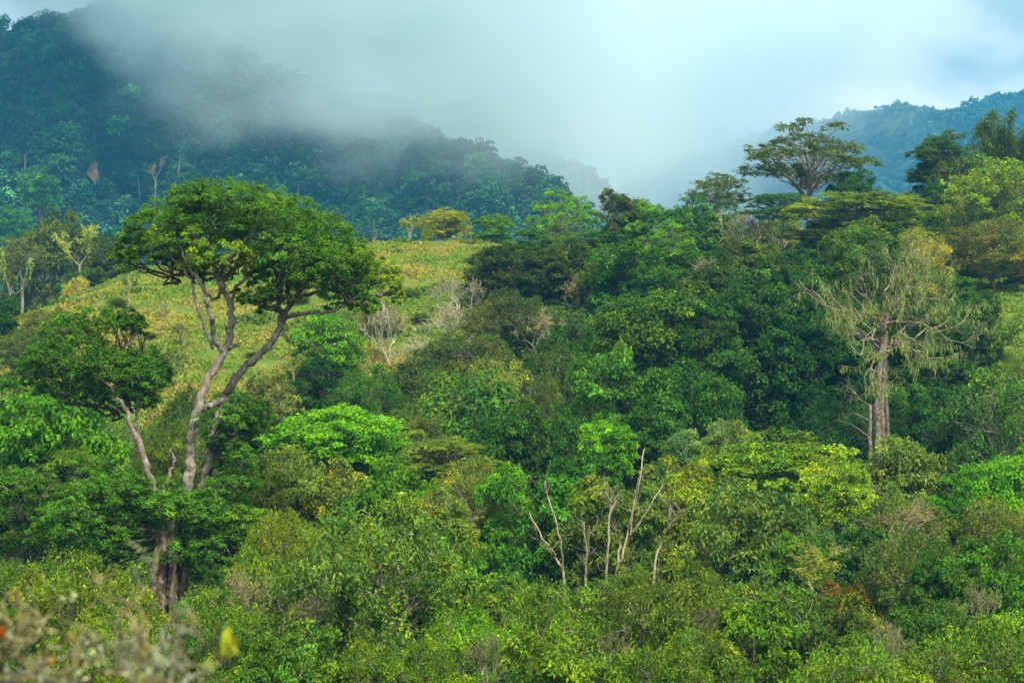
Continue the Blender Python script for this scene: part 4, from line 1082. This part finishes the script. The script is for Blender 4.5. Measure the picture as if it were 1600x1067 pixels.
rr = np.random.default_rng(300)
FC = [far_crown(rr, 11, 12, 1.1) for _ in range(7)]
FC2 = [far_crown(rr, 7, 5, 2.4) for _ in range(5)]
left_ridge = [(-520, 60, 1180), (-300, 75, 1160), (-120, 62, 1150), (0, 55, 1150), (60, 42, 1150), (110, 32, 1150), (200, 34, 1170), (255, 38, 1180), (312, 56, 1170), (342, 84, 1150), (405, 116, 1120), (470, 150, 1080),
              (560, 190, 1020), (660, 226, 960), (760, 256, 900), (830, 296, 850), (880, 330, 810), (960, 400, 770), (1040, 470, 740)]
X, Y, Z, nt = ridge_surface(left_ridge, 540, -45, .62, 34, 5, 240, 90)
grid_mesh('mountain', X, Y, Z, MTN)
scar_px = (150, 272)
def scar(P, t):
    px = P[:, 0] / P[:, 1] * F + 800; py = 533 - P[:, 2] / P[:, 1] * F
    return (np.abs(px - 151 + (py - 280) * .1) < 11) & (py > 258) & (py < 372)
forest('mountain_forest', 'dense dark rainforest covering the misty left mountain', X, Y, Z, nt, 8200, FC, .65, 1.5, 17, (.031, .098, .028), clear=scar, pale=.06)

# bare landslip on the mountain: a patch of the same surface, proud of it
def landslip():
    px = X / Y * F + 800; py = 533 - Z / Y * F
    m = (np.hypot((px[:nt] - 150) / 10, (py[:nt] - 276) / 16) < 1.0)
    ij = np.argwhere(m)
    if len(ij) == 0: return
    c = ij[len(ij) // 2]; p = np.array([X[c[0], c[1]], Y[c[0], c[1]], Z[c[0], c[1]]])
    rng = np.random.default_rng(2)
    a = np.linspace(0, 2 * PI, 24, endpoint=False); k = p[1] / F
    G = np.stack([X, Y, Z], -1)[:nt]
    ux = G[c[0], c[1] + 1] - G[c[0], c[1]]; ux = ux / abs(ux[0]); ut = G[c[0] + 1, c[1]] - G[c[0], c[1]]; ut = ut / ut[2]
    v = []; rings = (.03, .35, .7, 1.0)
    edge = 1 + rng.normal(size=24) * .13
    for r in rings:
        for i, q in enumerate(a):
            w = edge[i] if r > .5 else 1
            sx = 9.5 * (1.0 - .45 * math.sin(q)) * r * w; sz = (21 if math.sin(q) > 0 else 18) * r * w
            v.append(ux * math.cos(q) * sx * k * .9 + ut * math.sin(q) * sz * k * .9 + np.array([0, -5.0 + rng.normal() * .25, 2.5 - (r == 1) * 1.5]))
    v = np.array(v); f = [[m * 24 + i, m * 24 + (i + 1) % 24, m * 24 + 24 + (i + 1) % 24, m * 24 + 24 + i] for m in range(3) for i in range(24)]
    mb = MB(); mb.add(v, np.array(f))
    o = link('landslip', mb.mesh('landslip', EARTH, (0,)), loc=tuple(p)); o['kind'] = 'structure'
landslip()

X, Y, Z, nt2 = ridge_surface([(690, 300, 1400), (760, 268, 1400), (800, 258, 1400), (850, 255, 1380), (882, 262, 1380), (910, 282, 1370), (945, 312, 1360), (990, 350, 1350), (1060, 410, 1350)], 1050, -45, .75, 22, 9, 110, 50)
grid_mesh('hill', X, Y, Z, MTN)
forest('hill_forest', 'small dark wooded hill fading into mist at mid photo', X, Y, Z, nt2, 2400, FC2, .8, 1.5, 19, (.032, .095, .03), pale=0)
right_ridge = [(900, 330, 2500), (1020, 280, 2500), (1150, 226, 2500), (1210, 206, 2500), (1280, 190, 2500), (1330, 176, 2520), (1390, 168, 2520), (1450, 173, 2520), (1482, 180, 2560), (1515, 164, 2650), (1560, 150, 2700), (1600, 142, 2720), (1700, 118, 2760), (1850, 95, 2800), (2050, 80, 2800)]
X, Y, Z, nt3 = ridge_surface(right_ridge, 1650, -45, .68, 95, 23, 200, 90, 1.0, 900)
grid_mesh('far_mountain', X, Y, Z, MTNR)
def pasture(P, t):
    px = P[:, 0] / P[:, 1] * F + 800
    a = fnoise(P[:, 0] / 160, P[:, 2] / 90 + P[:, 1] / 400, 3, 51) > .2
    top = (t > .93) & (px > 1290) & (px < 1470)
    return (a & (px < 1500)) | (False & top & (np.random.default_rng(1).random(len(P)) > .1)) 
forest('far_mountain_forest', 'patchy woodland on the blue far mountain at right', X, Y, Z, nt3, 17000, FC2, .4, 1.05, 29, (.03, .09, .035), clear=pasture, pale=0)

# individual trees that stand out at the foot of the mountain
def far_tree(cx, top, w, h, D, col, label, sp='broad', bark=None):
    T(sp, cx, top, w, top + h, D, col, label, bark=bark)
for a in [(62, 262, 60, 44, 640, (.035, .11, .03), 'blue-green bright tree on the lower mountain at left'),
          (22, 322, 60, 50, 600, (.035, .12, .03), 'brightest green tree at the left photo edge on the lower mountain'),
          (300, 270, 58, 40, 640, (.022, .09, .03), 'green crown on the lower mountain just above the umbrella crown'),
          (432, 292, 50, 36, 620, (.03, .11, .035), 'bright bluish-green crown just right of the umbrella crown top')]:
    far_tree(*a)
far_tree(380, 318, 44, 44, 610, (.2, .24, .15), 'pale white-branched leafless tree on the lower mountain', 'dead')
far_tree(244, 242, 28, 50, 660, (.14, .10, .06), 'brownish leafless tree on the mountain right of the landslip', 'dead')
# ------------------------------------------------------------------ haze and mist
def box(name, lo, hi, mat):
    x0, y0, z0 = lo; x1, y1, z1 = hi
    v = [(x0, y0, z0), (x1, y0, z0), (x1, y1, z0), (x0, y1, z0), (x0, y0, z1), (x1, y0, z1), (x1, y1, z1), (x0, y1, z1)]
    f = [(0, 3, 2, 1), (4, 5, 6, 7), (0, 1, 5, 4), (1, 2, 6, 5), (2, 3, 7, 6), (3, 0, 4, 7)]
    mb = MB(); mb.add(np.array(v), np.array(f)); o = link(name, mb.mesh(name, mat)); o['kind'] = 'stuff'
    return o
HZD = 0.00023
m, N, L = newmat('haze_air')
pv = N.new('ShaderNodeVolumePrincipled'); pv.inputs['Color'].default_value = (.08, .40, .72, 1); pv.inputs['Density'].default_value = HZD
o = N.new('ShaderNodeOutputMaterial'); L.new(pv.outputs[0], o.inputs['Volume'])
h = box('haze', (-2600, -420, -80), (2600, 3800, 480), m); h['label'] = 'bluish humid air thickening with distance'; h['category'] = 'haze'

def math_node(N, L, op, a, b=None, clamp=False):
    n = N.new('ShaderNodeMath'); n.operation = op; n.use_clamp = clamp
    for i, v in enumerate((a, b)):
        if v is None: continue
        if isinstance(v, bpy.types.NodeSocket): L.new(v, n.inputs[i])
        else: n.inputs[i].default_value = v
    return n.outputs[0]

def mist(name, lo, hi, zfun, dens, nscale, namp, soft, label, step, aniso=0.0, stretch=(1, 1, 1.5), xfade=None):
    """cloud bank: density rises with height above a sloping floor, broken by noise"""
    m, N, L = newmat(name + '_vapour')
    tc = N.new('ShaderNodeTexCoord'); sp = N.new('ShaderNodeSeparateXYZ'); L.new(tc.outputs['Object'], sp.inputs[0])
    mp = N.new('ShaderNodeMapping'); mp.inputs['Scale'].default_value = stretch; L.new(tc.outputs['Object'], mp.inputs[0])
    nz = N.new('ShaderNodeTexNoise'); nz.inputs['Scale'].default_value = nscale; nz.inputs['Detail'].default_value = 4.5; nz.inputs['Roughness'].default_value = .55
    L.new(mp.outputs[0], nz.inputs['Vector'])
    fl = zfun(N, L, sp)
    a = math_node(N, L, 'SUBTRACT', sp.outputs[2], fl)
    b = math_node(N, L, 'MULTIPLY', math_node(N, L, 'SUBTRACT', nz.outputs[0], .5), namp)
    c = math_node(N, L, 'DIVIDE', math_node(N, L, 'ADD', a, b), soft)
    d = math_node(N, L, 'MULTIPLY', c, 1.0, True)
    e = math_node(N, L, 'POWER', d, 1.7)
    if xfade: 
        for (ax, x0, x1) in xfade:
            r = N.new('ShaderNodeMapRange'); r.interpolation_type = 'SMOOTHSTEP'; r.inputs[1].default_value = x0; r.inputs[2].default_value = x1
            L.new(sp.outputs[ax], r.inputs[0]); e = math_node(N, L, 'MULTIPLY', e, r.outputs[0])
    f = math_node(N, L, 'MULTIPLY', e, dens)
    pv = N.new('ShaderNodeVolumePrincipled'); pv.inputs['Color'].default_value = (.74, .86, .865, 1); L.new(f, pv.inputs['Density'])
    pv.inputs['Anisotropy'].default_value = aniso
    o = N.new('ShaderNodeOutputMaterial'); L.new(pv.outputs[0], o.inputs['Volume'])
    ob = box(name, lo, hi, m); ob['label'] = label; ob['category'] = 'mist'
    return ob

def floor_left(N, L, sp):
    # mist floor: about z=90 over the right shoulder, climbing with the ridge to the left
    x = sp.outputs[0]
    r = N.new('ShaderNodeMapRange'); r.inputs[1].default_value = -300; r.inputs[2].default_value = -60; r.inputs[3].default_value = 195; r.inputs[4].default_value = 62
    L.new(x, r.inputs[0])
    r2 = N.new('ShaderNodeMapRange'); r2.inputs[1].default_value = -60; r2.inputs[2].default_value = 120; r2.inputs[3].default_value = 0; r2.inputs[4].default_value = -35
    L.new(x, r2.inputs[0])
    return math_node(N, L, 'ADD', r.outputs[0], r2.outputs[0])
mist('mist', (-420, 690, 20), (120, 1330, 330), floor_left, .015, .011, 330, 60, 'thick white mist rolling over the left mountain ridge', 1,
     xfade=[(1, 730, 870), (1, 1330, 1200), (0, 115, -70), (2, 330, 290)])
def floor_right(N, L, sp):
    x = sp.outputs[0]
    r = N.new('ShaderNodeMapRange'); r.inputs[1].default_value = 200; r.inputs[2].default_value = 480; r.inputs[3].default_value = 60; r.inputs[4].default_value = 320
    L.new(x, r.inputs[0]); return r.outputs[0]
mist('mist', (-150, 1750, -20), (720, 2350, 400), floor_right, .0055, .006, 520, 120, 'thin mist wisps drifting before the blue far mountain', 1,
     xfade=[(1, 1750, 1850), (1, 2350, 2250), (0, 660, 470), (2, 400, 350)])

# ------------------------------------------------------------------ world, sun, camera
SUN_EL, SUN_AZ = math.radians(56), math.radians(150)      # azimuth clockwise from +Y
w = bpy.data.worlds.new('World'); SC.world = w; w.use_nodes = True
nt = w.node_tree; nt.nodes.clear(); N = nt.nodes; L = nt.links
sky = N.new('ShaderNodeTexSky'); sky.sky_type = 'NISHITA'; sky.sun_disc = False; sky.sun_elevation = SUN_EL; sky.sun_rotation = SUN_AZ
sky.air_density = 1.3; sky.dust_density = 2.0
tc = N.new('ShaderNodeTexCoord')
mp = N.new('ShaderNodeMapping'); mp.inputs['Scale'].default_value = (1, 1, 2.2); L.new(tc.outputs['Generated'], mp.inputs[0])
n1 = N.new('ShaderNodeTexNoise'); n1.inputs['Scale'].default_value = 6.5; n1.inputs['Detail'].default_value = 7; n1.inputs['Roughness'].default_value = .5
L.new(mp.outputs[0], n1.inputs['Vector'])
rp = N.new('ShaderNodeValToRGB'); e = rp.color_ramp.elements
e[0].position = .38; e[0].color = (3.4, 4.6, 4.7, 1); e[1].position = .62; e[1].color = (12.2, 11.6, 10.9, 1)
L.new(n1.outputs[0], rp.inputs[0])
sp = N.new('ShaderNodeSeparateXYZ'); L.new(tc.outputs['Generated'], sp.inputs[0])
xr = N.new('ShaderNodeMapRange'); xr.interpolation_type = 'SMOOTHSTEP'; xr.inputs[1].default_value = -.12; xr.inputs[2].default_value = .22; xr.inputs[3].default_value = .95; xr.inputs[4].default_value = 1.1
L.new(sp.outputs[0], xr.inputs[0])
vm = N.new('ShaderNodeVectorMath'); vm.operation = 'SCALE'; L.new(rp.outputs[0], vm.inputs[0]); L.new(xr.outputs[0], vm.inputs['Scale'])
c = mixrgb(N, L, 'MIX', sky.outputs[0], vm.outputs[0], .93)
bg = N.new('ShaderNodeBackground'); bg.inputs['Strength'].default_value = .074; L.new(c, bg.inputs['Color'])
ow = N.new('ShaderNodeOutputWorld'); L.new(bg.outputs[0], ow.inputs[0])

sd = bpy.data.lights.new('sun', 'SUN'); sd.energy = 4.3; sd.angle = math.radians(10); sd.color = (1, .93, .80)
so = bpy.data.objects.new('sun', sd); COL.objects.link(so)
d = np.array([math.cos(SUN_EL) * math.sin(SUN_AZ), math.cos(SUN_EL) * math.cos(SUN_AZ), math.sin(SUN_EL)])
from mathutils import Vector
so.rotation_euler = Vector(d).to_track_quat('Z', 'Y').to_euler(); so.location = (60, -40, 120)

cd = bpy.data.cameras.new('camera'); co = bpy.data.objects.new('camera', cd); COL.objects.link(co)
cd.sensor_width = 36; cd.lens = F / 1600 * 36; cd.clip_end = 20000; cd.clip_start = .1
co.rotation_euler = (math.radians(90), 0, 0)
cd.dof.use_dof = True; cd.dof.focus_distance = 115; cd.dof.aperture_fstop = 2.8
SC.camera = co
SC.view_settings.view_transform = 'Standard'; SC.view_settings.look = 'None'; SC.view_settings.gamma = 1; SC.view_settings.exposure = 1.06
cy = SC.cycles
cy.max_bounces = 14; cy.diffuse_bounces = 3; cy.glossy_bounces = 2; cy.transmission_bounces = 3; cy.volume_bounces = 12; cy.transparent_max_bounces = 4
cy.use_adaptive_sampling = True; cy.adaptive_threshold = .02; cy.use_denoising = True
cy.volume_step_rate = .8; cy.volume_max_steps = 128
cy.caustics_reflective = False; cy.caustics_refractive = False
